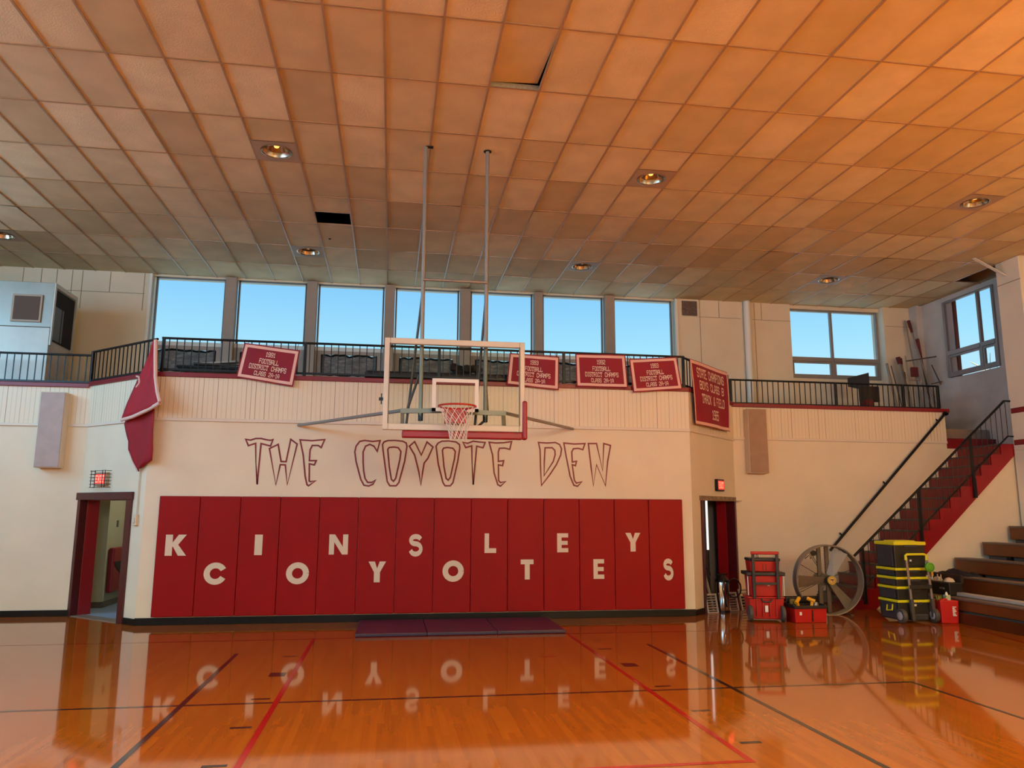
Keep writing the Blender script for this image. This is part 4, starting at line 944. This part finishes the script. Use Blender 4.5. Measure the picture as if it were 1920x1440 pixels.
# ---------------- tool boxes
M_rtool = mat('red_tool_plastic', '#b3150f', .4)
M_btool = mat('black_tool_plastic', '#1b1718', .45)
M_tag = mat('white_sticker', '#ece8e0', .5)
M_rub = mat('grey_rubber', '#4c4742', .6)
GR = 'stack of red tool boxes'
tx, ty = 6.12, 12.24
t = thing('rolling_tool_box', 'red wheeled tool box with black telescopic handle, bottom of the red stack', 'tool box', (tx, ty, 0), R(-14), GR)
MB().frustum((-.27,-.2,.03),(.29,.22,.36),.03).build('body', M_rtool, t, bevel=.015)
MB().box((-.29,-.22,.36),(.3,.23,.385)).build('lid', M_rtool, t, bevel=.008)
rb = MB()
for x in (-.15,-.05,.06,.16): rb.box((x-.008,-.212,.08),(x+.008,-.185,.34))
rb.build('rib', M_rtool, t)
MB().path([(-.08,-.215,.355),(-.05,-.235,.31),(.06,-.235,.31),(.09,-.215,.355)], .012, 6).build('carry_handle', M_btool, t, smooth=True)
for sx in (-.255, .255):
    wv = MB().lathe([(0,-.03),(.03,-.03),(.06,-.025),(.115,-.03),(.125,-.02),(.125,.02),(.115,.03),(.06,.025),(0,.03)], 24, (sx,-.2,.125), 'x').build('wheel', M_rub, t, smooth=True)
MB().box((-.025,-.235,.15),(.02,-.205,.25)).build('sticker', M_tag, t)
for sx in (-.19, .19): MB().box((sx-.025,-.275,.36),(sx+.025,-.245,1.06)).build('handle_tube', M_btool, t, bevel=.008)
MB().box((-.225,-.28,1.06),(.225,-.24,1.11)).build('handle_grip', M_rtool, t, bevel=.015)
MB().box((-.2,-.27,.58),(.2,-.25,.62)).build('handle_tie', M_btool, t)
t = thing('tool_box', 'large red tool box in the middle of the red stack', 'tool box', (tx, ty, .388), R(-14), GR)
MB().frustum((-.25,-.2,0),(.28,.2,.33),.02).build('body', M_rtool, t, bevel=.012)
MB().box((-.3,-.23,.33),(.32,.22,.39)).build('lid', M_btool, t, bevel=.012)
for sx in (-.275, .295): MB().tube((sx,-.2,.02),(sx,-.2,.32),.008,6).build('corner_bar', M_tag, t)
MB().box((.03,-.212,.17),(.07,-.195,.21)).build('sticker', M_tag, t)
t = thing('tool_box', 'smallest red tool box on top of the red stack', 'tool box', (tx, ty, .78), R(-14), GR)
MB().frustum((-.23,-.18,0),(.25,.18,.17),.015).build('body', M_rtool, t, bevel=.012)
MB().box((-.24,-.2,.17),(.26,.19,.215)).build('lid', M_btool, t, bevel=.012)
for x in (-.02,.03): MB().box((x-.004,-.176,.02),(x+.004,-.16,.16)).build('rib', M_btool, t)
MB().path([(-.12,-.15,.2),(-.11,-.15,.27),(-.09,-.15,.28),(-.08,-.15,.21)], .006, 6).build('wire_loop', M_btool, t)

t = thing('tool_tote', 'open red and black tool tote on the floor in front of the drum fan', 'tote', (6.71, 11.97, 0))
MB().frustum((-.28,-.17,0),(.27,.17,.23),.01).build('body', M_rtool, t, bevel=.01)
MB().box((-.29,-.19,.22),(.28,-.15,.265)).box((-.29,.15,.22),(.28,.19,.3)).box((-.29,-.15,.22),(-.25,.15,.28)).box((.24,-.15,.22),(.28,.15,.28)).build('rim', M_btool, t, bevel=.006)
MB().box((-.25,.15,.26),(.27,.18,.37)).build('back_pocket', M_btool, t, bevel=.02)
MB().box((-.2,-.176,.12),(-.165,-.163,.17)).build('sticker', M_tag, t)
MB().box((.01,-.178,.02),(.03,-.16,.2)).build('rib', M_btool, t)
M_yel = mat('yellow_tool_plastic', '#e0a018', .45)
def drill(label, loc, rz, tilt):
    t = thing('cordless_drill', label, 'drill', loc, R(rz), 'yellow drills in the open tote')
    def rot(p): c, s = math.cos(R(tilt)), math.sin(R(tilt)); return (p[0]*c-p[2]*s, p[1], p[0]*s+p[2]*c)
    MB().tube(rot((-.07,0,.12)), rot((.06,0,.12)), .03, 12).build('motor_body', M_yel, t, smooth=True)
    MB().tube(rot((.06,0,.12)), rot((.12,0,.12)), .02, 10, .012).build('chuck', M_btool, t, smooth=True)
    MB().bar(rot((-.03,0,.11)), rot((-.05,0,.0)), .035, .045, (1,0,0)).build('grip', M_yel, t, bevel=.006)
    MB().box((-.08,-.03,-.05),(.0,.03,0)).build('battery', M_btool, t, bevel=.006)
drill('yellow cordless drill at the left in the open tote', (6.61, 11.95, .24), 30, 35)
drill('yellow cordless drill at the right in the open tote', (6.76, 11.97, .23), 150, 20)
tag(MB().lathe([(0,0),(.04,.01),(.05,.05),(.03,.1),(0,.11)], 10, (6.89,11.97,.2)).build('grey_tool', mat('grey_tool_metal', '#8d8d90', .4, metal=.5), smooth=True), 'small grey tool head at the right corner of the open tote', 'tool')
tag(MB().box((-.05,-.03,0),(.05,.03,.12)).build('olive_pouch', mat('olive_pouch_cloth', '#6a5a2c', .8), loc=(6.5,11.99,.235), bevel=.02, seg=3), 'small olive pouch at the left corner of the open tote', 'pouch')

# stack of black boxes with yellow lids
M_ytrim = mat('lime_yellow_plastic', '#ddd81e', .4)
M_ystr = mat('charcoal_plastic', '#23221f', .45)
M_ystr2 = mat('charcoal_end_plastic', '#34353c', .45)
GY = 'stack of black boxes with yellow rims'
sx, sy = 8.4, 11.85
def ybox(label, z0, z1, rim, w=.29, dp=.25, name='tool_case', cat='tool box'):
    t = thing(name, label, cat, (sx, sy, z0), 0, GY); h = z1-z0
    MB().frustum((-w,-dp,0),(w-.02,dp,h-rim),.012).build('body', M_ystr, t, bevel=.012)
    MB().box((-w-.008,-dp-.01,h-rim),(w-.01,dp+.01,h)).build('rim', M_ytrim if rim < .06 else M_ytrim, t, bevel=.01)
    MB().box((-w-.004,-dp+.06,.02),(-w+.01,dp-.06,h-rim-.01)).build('end_panel', M_ystr2, t, bevel=.003)
    MB().box((-.12,-dp-.014,h-rim-.03),(.12,-dp,h-rim+.005)).build('latch', M_ystr2, t, bevel=.004)
    return t
t = ybox('wheeled black box with a grey two-bar handle, bottom of the yellow-rimmed stack', .04, .355, .042, name='rolling_tool_box')
MB().path([(-.3,-.12,.24),(-.315,-.12,.15),(-.315,.02,.13),(-.3,.02,.22)], .012, 6).build('side_handle', M_ytrim, t, smooth=True)
for x in (-.27, .3):
    wv = MB().lathe([(0,-.035),(.03,-.04),(.07,-.03),(.1,-.035),(.112,-.025),(.112,.025),(.1,.035),(.07,.03),(0,.035)], 26, (x,-.29,.075), 'x').build('wheel', M_rub, t, smooth=True)
    MB().lathe([(0,-.042),(.055,-.042),(.065,-.036),(.065,.036),(.055,.042),(0,.042)], 18, (x,-.29,.075), 'x').build('wheel_hub', mat('grey_wheel_hub', '#a4a3a4', .4), wv, smooth=True)
M_alub = mat('brushed_handle_tube', '#a09790', .35, metal=.6)
for x0, x1 in ((-.16,-.11), (.2,.26)):
    MB().bar((x1-.0,-.33,.3),(x0,-.35,1.0),.035,.025,(0,1,0)).build('handle_tube', M_alub, t, bevel=.005)
    MB().bar((x1+.03,-.3,.0),(x1,-.33,.34),.055,.05,(0,1,0)).build('handle_bracket', M_rub, t, bevel=.006)
MB().path([(-.17,-.35,.95),(-.17,-.35,1.02),(-.14,-.35,1.04),(.16,-.35,1.04),(.2,-.35,1.02),(.2,-.35,.95)], .02, 8).build('handle_grip', M_ytrim, t, smooth=True)
MB().bar((-.14,-.35,.53),(.24,-.35,.53),.04,.06).build('handle_tie', M_ystr, t)
MB().box((-.02,-.268,.22),(.02,-.255,.25)).build('sticker', M_tag, t)
MB().box((-.1,-.3,.0),(.2,-.24,.1)).build('base_plate', M_ystr2, t, bevel=.02)
ybox('second black box from the bottom of the yellow-rimmed stack', .357, .567, .042)
ybox('thin black case, third from the bottom of the yellow-rimmed stack', .569, .718, .042)
ybox('thin black case just under the big top box of the yellow-rimmed stack', .72, .86, .042)
t = ybox('big black box with a bright yellow lid on top of the stack', .862, 1.275, .055, name='tool_box')
MB().box((-.2,-.15,.41),(.17,.15,.43)).build('lid_panel', M_ytrim, t, bevel=.01)
MB().box((-.03,-.258,.1),(.0,-.245,.13)).build('sticker', M_tag, t)
t = thing('tape_roll', 'round bright green disc hanging on the handle of the yellow-rimmed stack', 'tape roll', (8.6, 11.44, .88))
MB().lathe([(0,-.025),(.065,-.025),(.075,-.018),(.075,.018),(.065,.025),(0,.025)], 28, (0,0,0), 'y').build('disc', mat('bright_green_plastic', '#5aa51e', .45), t, smooth=True)
MB().lathe([(.05,-.028),(.055,-.03),(.06,-.028)], 28, (0,0,0), 'y').build('groove', mat('dark_green_plastic', '#3f7d17', .5), t, smooth=True)

t = thing('red_bag', 'bright red bag with white marking standing on the floor beside the yellow-rimmed stack', 'bag', (8.89, 11.5, 0), R(-8))
MB().frustum((-.15,-.09,0),(.15,.09,.36),.015).add([(-.15,-.09,.36),(-.02,-.08,.36),(-.04,-.085,.4),(-.15,.09,.36)], [(0,1,2),(0,2,3)]).build('body', mat('red_bag_cloth', '#b81010', .5, var=.06, vscale=8), t, bevel=.015)
m_ = MB()
for k in range(7): m_.box((.04,-.094+.003*(k % 2),.12+k*.022),(.1-.012*(k % 3),-.086,.134+k*.022))
m_.build('marking', M_tag, t)
MB().box((-.03,-.05,.34),(.05,.03,.44)).build('box_inside', mat('pale_green_box', '#a9b79a', .6), t, bevel=.004)
MB().lathe([(0,0),(.02,0),(.02,.1),(.008,.13),(0,.13)], 10, (-.005,-.03,.36)).build('bottle', M_tag, t, smooth=True)
m_ = MB()
for k in range(7): x = -.14+.03*(k % 4); m_.tube((x,.0,.34),(x+random.uniform(-.03,.03),random.uniform(-.06,.02),.43),.01,6)
m_.build('green_straps', mat('olive_green_webbing', '#6d7b2c', .7), t)

t = thing('tool_tote', 'black open tote full of white rags and tools on the lowest bleacher seat', 'tote', (9.27, 12.15, .39), R(-90))
MB().frustum((-.42,-.13,0),(.42,.15,.22),.02).build('body', M_btool, t, bevel=.02)
MB().box((-.43,.1,.2),(.43,.16,.34)).build('back_pocket', mat('brown_black_cloth', '#2c1f1a', .8), t, bevel=.03)
MB().box((-.1,-.14,.12),(0,-.12,.16)).box((.2,-.14,.1),(.3,-.12,.13)).build('pocket_patch', mat('grey_patch', '#6c6a68', .7), t)
rag = mat('white_rag', '#c9c0b6', .85)
for (x, y, r_, lb) in ((-.28,.0,.085,'white round rag at the far end of the black tote'),(0,.0,.08,'white round rag in the middle of the black tote'),(.27,.0,.085,'white round rag at the near end of the black tote')):
    o = MB().lathe([(0,0),(r_,.01),(r_*1.05,.05),(r_*.7,.1),(0,.12)], 14).build('rag_bundle', rag, smooth=True, loc=(9.27-y, 12.15+x*-1, .56)); tag(o, lb, 'rag', 'white rags in the black tote')
t = thing('screwdriver', 'yellow handled tool standing upright in the black tote', 'tool', (9.22, 12.22, .56))
MB().tube((0,0,0),(0,0,.12),.012,8).build('shaft', M_tag, t); MB().tube((0,0,.12),(.01,0,.24),.024,10,.016).build('handle', M_yel, t, smooth=True)
t = thing('hammer', 'black hammer standing upright in the black tote', 'hammer', (9.3, 12.45, .56))
MB().tube((0,0,0),(0,0,.22),.014,8).build('handle', M_btool, t); MB().box((-.015,-.05,.2),(.015,.04,.24)).build('head', M_btool, t, bevel=.004)
for k, x in enumerate((12.06, 11.98)):
    o = MB().tube((9.2,x,.56),(9.2,x,.72),.01,8).build('steel_rod', M_alu); tag(o, ('steel rod beside the yellow handled tool in the black tote','nearer steel rod in the black tote')[k], 'rod')
t = thing('jacket', 'dark navy jacket dumped at the far end of the second bleacher seat', 'jacket', (10.02, 12.6, .655))
jr = random.Random(5); nx, ny = 9, 16; jv = []; jf = []
for b in range(ny+1):
    for a in range(nx+1):
        u, v = a/nx*2-1, b/ny*2-1; e_ = max(0, 1-max(abs(u), abs(v))**3)
        jv.append((u*.14*(1+.15*math.sin(v*5)), v*.42, e_*(.05+.045*jr.random()+.03*math.sin(v*4+1)*math.cos(u*3))))
jf = [(b*(nx+1)+a, b*(nx+1)+a+1, (b+1)*(nx+1)+a+1, (b+1)*(nx+1)+a) for b in range(ny) for a in range(nx)]
MB().add(jv, jf).build('cloth', mat('navy_cloth', '#121a2c', .8, bump=.4, bscale=14), t, smooth=True)
MB().bar((-.24,-.1,-.2),(-.2,-.1,.03),.28,.03,(1,0,0)).build('hanging_sleeve', mat('navy_cloth', '#121a2c', .8), t, bevel=.02)
tag(MB().bar((9.36,11.9,.42),(9.3,8.3,.42),.14,.055).build('long_board', mat('pale_grey_board', '#b9ada3', .4, var=.06), bevel=.01), 'long pale grey board lying on the lowest bleacher seat', 'board')

# ---------------- drum fan
t = thing('drum_fan', 'large grey drum fan with a yellow hub badge standing on the floor before the stairs', 'fan', (7.58, 12.7, .585), R(-6))
M_fan = mat('grey_fan_steel', '#8b8374', .4, metal=.35, var=.1)
M_fandk = mat('dark_fan_steel', '#5a5247', .45, metal=.4)
Rf = .58
MB().lathe([(Rf,-.06),(Rf+.012,-.06),(Rf+.012,.1),(Rf,.1),(Rf,-.06)], 64, (0,0,0), 'y').build('drum', M_fan, t, smooth=True)
for y in (-.07, .1): MB().path([((Rf+.008)*math.cos(2*PI*k/64), y, (Rf+.008)*math.sin(2*PI*k/64)) for k in range(64)], .013, 6, True).build('rim_ring', M_fan, t, smooth=True)
gm = MB()
for k in range(1, 22): r_ = .1+k*.022; gm.path([(r_*math.cos(2*PI*i/48), .095, r_*math.sin(2*PI*i/48)) for i in range(48)], .003, 4, True)
gm.build('wire_guard', M_fandk, t)
for a in (150, 176, 200, 122, 118, 205, 62, 20, -20, -110): MB().tube((.08*math.cos(R(a)),.1,.08*math.sin(R(a))),(Rf*math.cos(R(a)),.1,Rf*math.sin(R(a))),.006,6).build('guard_spoke', M_fandk, t)
for a in (62, 182, -53):
    c, s = math.cos(R(a)), math.sin(R(a))
    def bp(r_, w_, y): return (r_*c-w_*s, y, r_*s+w_*c)
    MB().add([bp(.06,-.05,-.02),bp(.06,.05,.05),bp(.53,.12,.06),bp(.55,-.1,-.05)], [(0,1,2,3)]).build('blade', M_fan, t, solid=.008)
hub = MB().lathe([(0,-.13),(.06,-.13),(.078,-.12),(.08,-.05),(0,-.05)], 28, (0,0,0), 'y').build('hub', M_fandk, t, smooth=True)
MB().lathe([(.045,-.136),(.074,-.136),(.076,-.128),(.045,-.128)], 28, (0,0,0), 'y').build('badge_ring', mat('yellow_badge', '#c9a436', .45), hub, smooth=True)
MB().lathe([(0,-.1335),(.045,-.1335),(.045,-.128)], 24, (0,0,0), 'y').build('badge_face', mat('pale_badge_face', '#d8b878', .5), hub)
MB().bar((-.03,-.138,.012),(.03,-.138,.012),.004,.018).bar((.01,-.138,.015),(.01,-.138,-.03),.012,.004).build('badge_mark', mat('dark_red_mark', '#6d1512', .5), hub)
for x in (-.12, .02): MB().box((x-.035,.05,-.56),(x+.035,.09,.57)).build('motor_post', M_fandk, t, bevel=.006)
MB().tube((-.05,.02,0),(-.05,.3,0),.1,20).build('motor', M_fandk, t, smooth=True)
MB().box((-.12,.06,-.4),(.1,.2,-.2)).build('switch_box', M_btool, t, bevel=.015)
MB().tube((-.2,.08,.45),(-.2,.12,.45),.05,14).build('pull_knob', M_black, t)
MB().path([(-.42,-.05,.36),(-.36,-.08,.42),(-.33,-.08,.36),(-.3,-.06,.44),(-.28,-.08,.38)], .008, 5).build('cord_tie', M_black, t, smooth=True)
for x in (-.3,.3): MB().bar((x,-.18,-.575),(x,.28,-.575),.05,.02).build('foot', M_fandk, t)

# ---------------- things by the right doorway
t = thing('steel_canister', 'shiny steel canister with a black lid and coiled black hose by the right doorway', 'canister', (5.86, 13.25, 0))
M_stain = mat('polished_steel', '#cfc8c0', .14, metal=1.)
MB().lathe([(0,.0),(.11,0),(.118,.02),(.118,.5),(.11,.53),(0,.53)], 36).build('body', M_stain, t, smooth=True)
MB().lathe([(0,0),(.125,0),(.125,.03),(0,.03)], 30).build('base_ring', M_black, t, smooth=True)
MB().lathe([(.115,.52),(.118,.55),(.08,.6),(.06,.64),(0,.64)], 24).build('lid', M_black, t, smooth=True)
MB().bar((-.09,-.02,.64),(.09,-.02,.66),.04,.02).build('carry_handle', M_black, t)
MB().path([(.16+.13*math.cos(2*PI*k/28), -.13-.004*(k % 3), .42+.16*math.sin(2*PI*k/28)) for k in range(28)], .013, 8, True).build('coiled_hose', M_black, t, smooth=True)
MB().path([(-.02,-.12,.58),(-.05,-.13,.4),(0,-.13,.2),(.02,-.125,.1)], .011, 6).build('hose', M_black, t, smooth=True)
M_lou = mat('grey_louvre_metal', '#b3aca0', .45)
def louvre(label, loc, rz, tilt, w, h, sl):
    t = thing('louvre_panel', label, 'louvre panel', loc, R(rz), 'grey louvre panels by the right doorway')
    t.rotation_euler[0] = R(-tilt); f = MB()
    f.box((-w/2,-.015,0),(-w/2+.025,.015,h)).box((w/2-.025,-.015,0),(w/2,.015,h)).box((-w/2+.025,-.015,0),(w/2-.025,.015,.02)).box((-w/2+.025,-.015,h-.02),(w/2-.025,.015,h))
    f.build('frame', M_lou, t, bevel=.003)
    for k in range(sl):
        z = .03+(h-.07)*k/(sl-1); MB().bar((-w/2+.02,.0,z+.015),(w/2-.02,.0,z+.015),.03,.006,(0,.6,1)).build('slat', M_lou, t)
louvre('grey louvre panel leaning in the right doorway, left of the steel canister', (5.62, 13.12, .0), 12, 12, .23, .33, 7)
louvre('grey louvre panel leaning just right of the steel canister', (6.12, 13.35, .0), 12, 14, .2, .33, 7)
louvre('grey louvre panel with a bright edge, next to the red tool boxes', (6.4, 13.42, .0), 14, 16, .24, .38, 7)
t = thing('vacuum_wand', 'pale grey wand with a black looped handle leaning in the right doorway', 'wand', (5.66, 13.28, .28))
MB().bar((.05,.0,-.27),(-.06,.1,.36),.035,.03).build('tube', mat('pale_grey_wand', '#a8a196', .4), t)
MB().path([(-.06,.1,.34),(-.1,.1,.4),(-.08,.1,.46),(-.02,.1,.46),(.03,.1,.38),(.02,.1,.3)], .014, 6).build('handle', M_black, t, smooth=True)

# ---------------- bare tree beyond the side window
t = thing('bare_tree', 'thin bare tree branches seen through the stairwell window', 'tree', (21.0, 22.0, 0))
bm_ = MB().tube((0,0,0),(0,0,5.4),.12,8,.06); rnd = random.Random(3)
for k in range(16):
    z = 4.0+k*.13; a = rnd.uniform(0,6.28); L_ = rnd.uniform(.8,1.9); p = Vector((0,0,z)); q = p+Vector((math.cos(a)*L_,math.sin(a)*L_,L_*.7)); bm_.tube(p,q,.035,5,.01)
    for j in range(4):
        b = p+(q-p)*rnd.uniform(.3,.95); bm_.tube(b,b+Vector((rnd.uniform(-.6,.6),rnd.uniform(-.6,.6),rnd.uniform(.1,.7))),.014,4,.005)
bm_.build('branches', mat('grey_bark', '#5b5148', .9), t)

# ---------------- world, sun, lamps
w = bpy.data.worlds.new('sky'); sc.world = w; w.use_nodes = True; nt = w.node_tree; bg = nt.nodes['Background']
tc = N(nt, 'ShaderNodeTexCoord'); sx_ = N(nt, 'ShaderNodeSeparateXYZ'); nt.links.new(tc.outputs['Generated'], sx_.inputs[0])
cr = N(nt, 'ShaderNodeValToRGB'); nt.links.new(sx_.outputs[2], cr.inputs[0]); e = cr.color_ramp.elements
e[0].position = .12; e[0].color = lin('#cdf0ff'); e[1].position = .5; e[1].color = lin('#5aa8ee')
x = e.new(.2); x.color = lin('#a8e6ff'); y = e.new(.285); y.color = lin('#86cdfd')
nt.links.new(cr.outputs[0], bg.inputs[0]); bg.inputs[1].default_value = 1.0

def area(name, loc, rot, sx, sy, col, power):
    l = bpy.data.lights.new(name, 'AREA'); l.shape = 'RECTANGLE'; l.size = sx; l.size_y = sy; l.color = col; l.energy = power
    o = bpy.data.objects.new(name, l); C.objects.link(o); o.location = loc; o.rotation_euler = rot; return o
# added area lamps standing in for daylight at unseen side and rear windows
for a, b in WIN_L: area('window_daylight_left', (-10.45,(a+b)/2,5.35), (0, R(-90), 0), 2.0, b-a, LCOL, LPOW)
for a, b in WIN_R: area('window_daylight_right', (12.55,(a+b)/2,5.3), (0, R(90), 0), 1.9, b-a, RCOL, RPOW)
for (a, b), pw, bc in zip(WIN_B, BPOWS, BCOLS): area('window_daylight_rear', ((a+b)/2,-8.95,5.15), (R(90), 0, 0), b-a, 2.2, bc, pw)
l = bpy.data.lights.new('cool_downlight_lamp', 'SPOT'); l.energy = COOL; l.color = COOLC; l.spot_size = R(150); l.spot_blend = .5; l.shadow_soft_size = .18
o = bpy.data.objects.new('cool_downlight_lamp', l); C.objects.link(o); o.location = (-7.2, 10.43, CEIL-.06)
s = bpy.data.lights.new('sun', 'SUN'); s.energy = SUN; s.angle = R(.6); s.color = SUNC
so = bpy.data.objects.new('sun', s); C.objects.link(so); so.rotation_euler = Vector(SUNDIR).to_track_quat('-Z', 'Y').to_euler()
for i in (-12, -3, 6, 15):  # unseen nearer rows are added as warm fill; only the far rows have fixtures
    for j in (-8, -6, -4, -2, 3, 7):
        x, y = cell(i, j); l = bpy.data.lights.new('downlight_lamp', 'SPOT'); l.energy = DLP if j < 3 else DLF; l.color = DLC; l.spot_size = R(130); l.spot_blend = .6; l.shadow_soft_size = .12
        o = bpy.data.objects.new('downlight_lamp', l); C.objects.link(o); o.location = (x+TX/2, y+TY-TX/2 if j in (3,) else y+TX/2, CEIL-.06)
l = bpy.data.lights.new('corridor_lamp', 'POINT'); l.energy = 30; l.color = (1, .95, .8); l.shadow_soft_size = .15
o = bpy.data.objects.new('corridor_lamp', l); C.objects.link(o); o.location = (-3.6, 15.4, 2.4)

# ---------------- camera
cam = bpy.data.cameras.new('camera'); cam.sensor_width = 36; cam.lens = 36*1434.99/1920; cam.clip_end = 200
co = bpy.data.objects.new('camera', cam); C.objects.link(co)
yaw, pit, rol = .1548, .1651, .0042
fw = Vector((math.sin(yaw)*math.cos(pit), math.cos(yaw)*math.cos(pit), math.sin(pit))); rt = Vector((math.cos(yaw), -math.sin(yaw), 0)); up_ = rt.cross(fw)
c_, s_ = math.cos(rol), math.sin(rol); X_ = rt*c_+up_*s_; Y_ = up_*c_-rt*s_
co.matrix_world = Matrix(((X_.x,Y_.x,-fw.x,0),(X_.y,Y_.y,-fw.y,0),(X_.z,Y_.z,-fw.z,1.7362),(0,0,0,1)))
sc.camera = co
sc.view_settings.view_transform = 'Standard'; sc.view_settings.look = 'None'; sc.view_settings.gamma = 1; sc.view_settings.exposure = EXPO
sc.view_settings.use_curve_mapping = False
sc.cycles.max_bounces = 8; sc.cycles.diffuse_bounces = 5; sc.cycles.transparent_max_bounces = 12
sc.cycles.use_denoising = True; sc.cycles.sample_clamp_indirect = 6; sc.cycles.caustics_reflective = False; sc.cycles.caustics_refractive = False
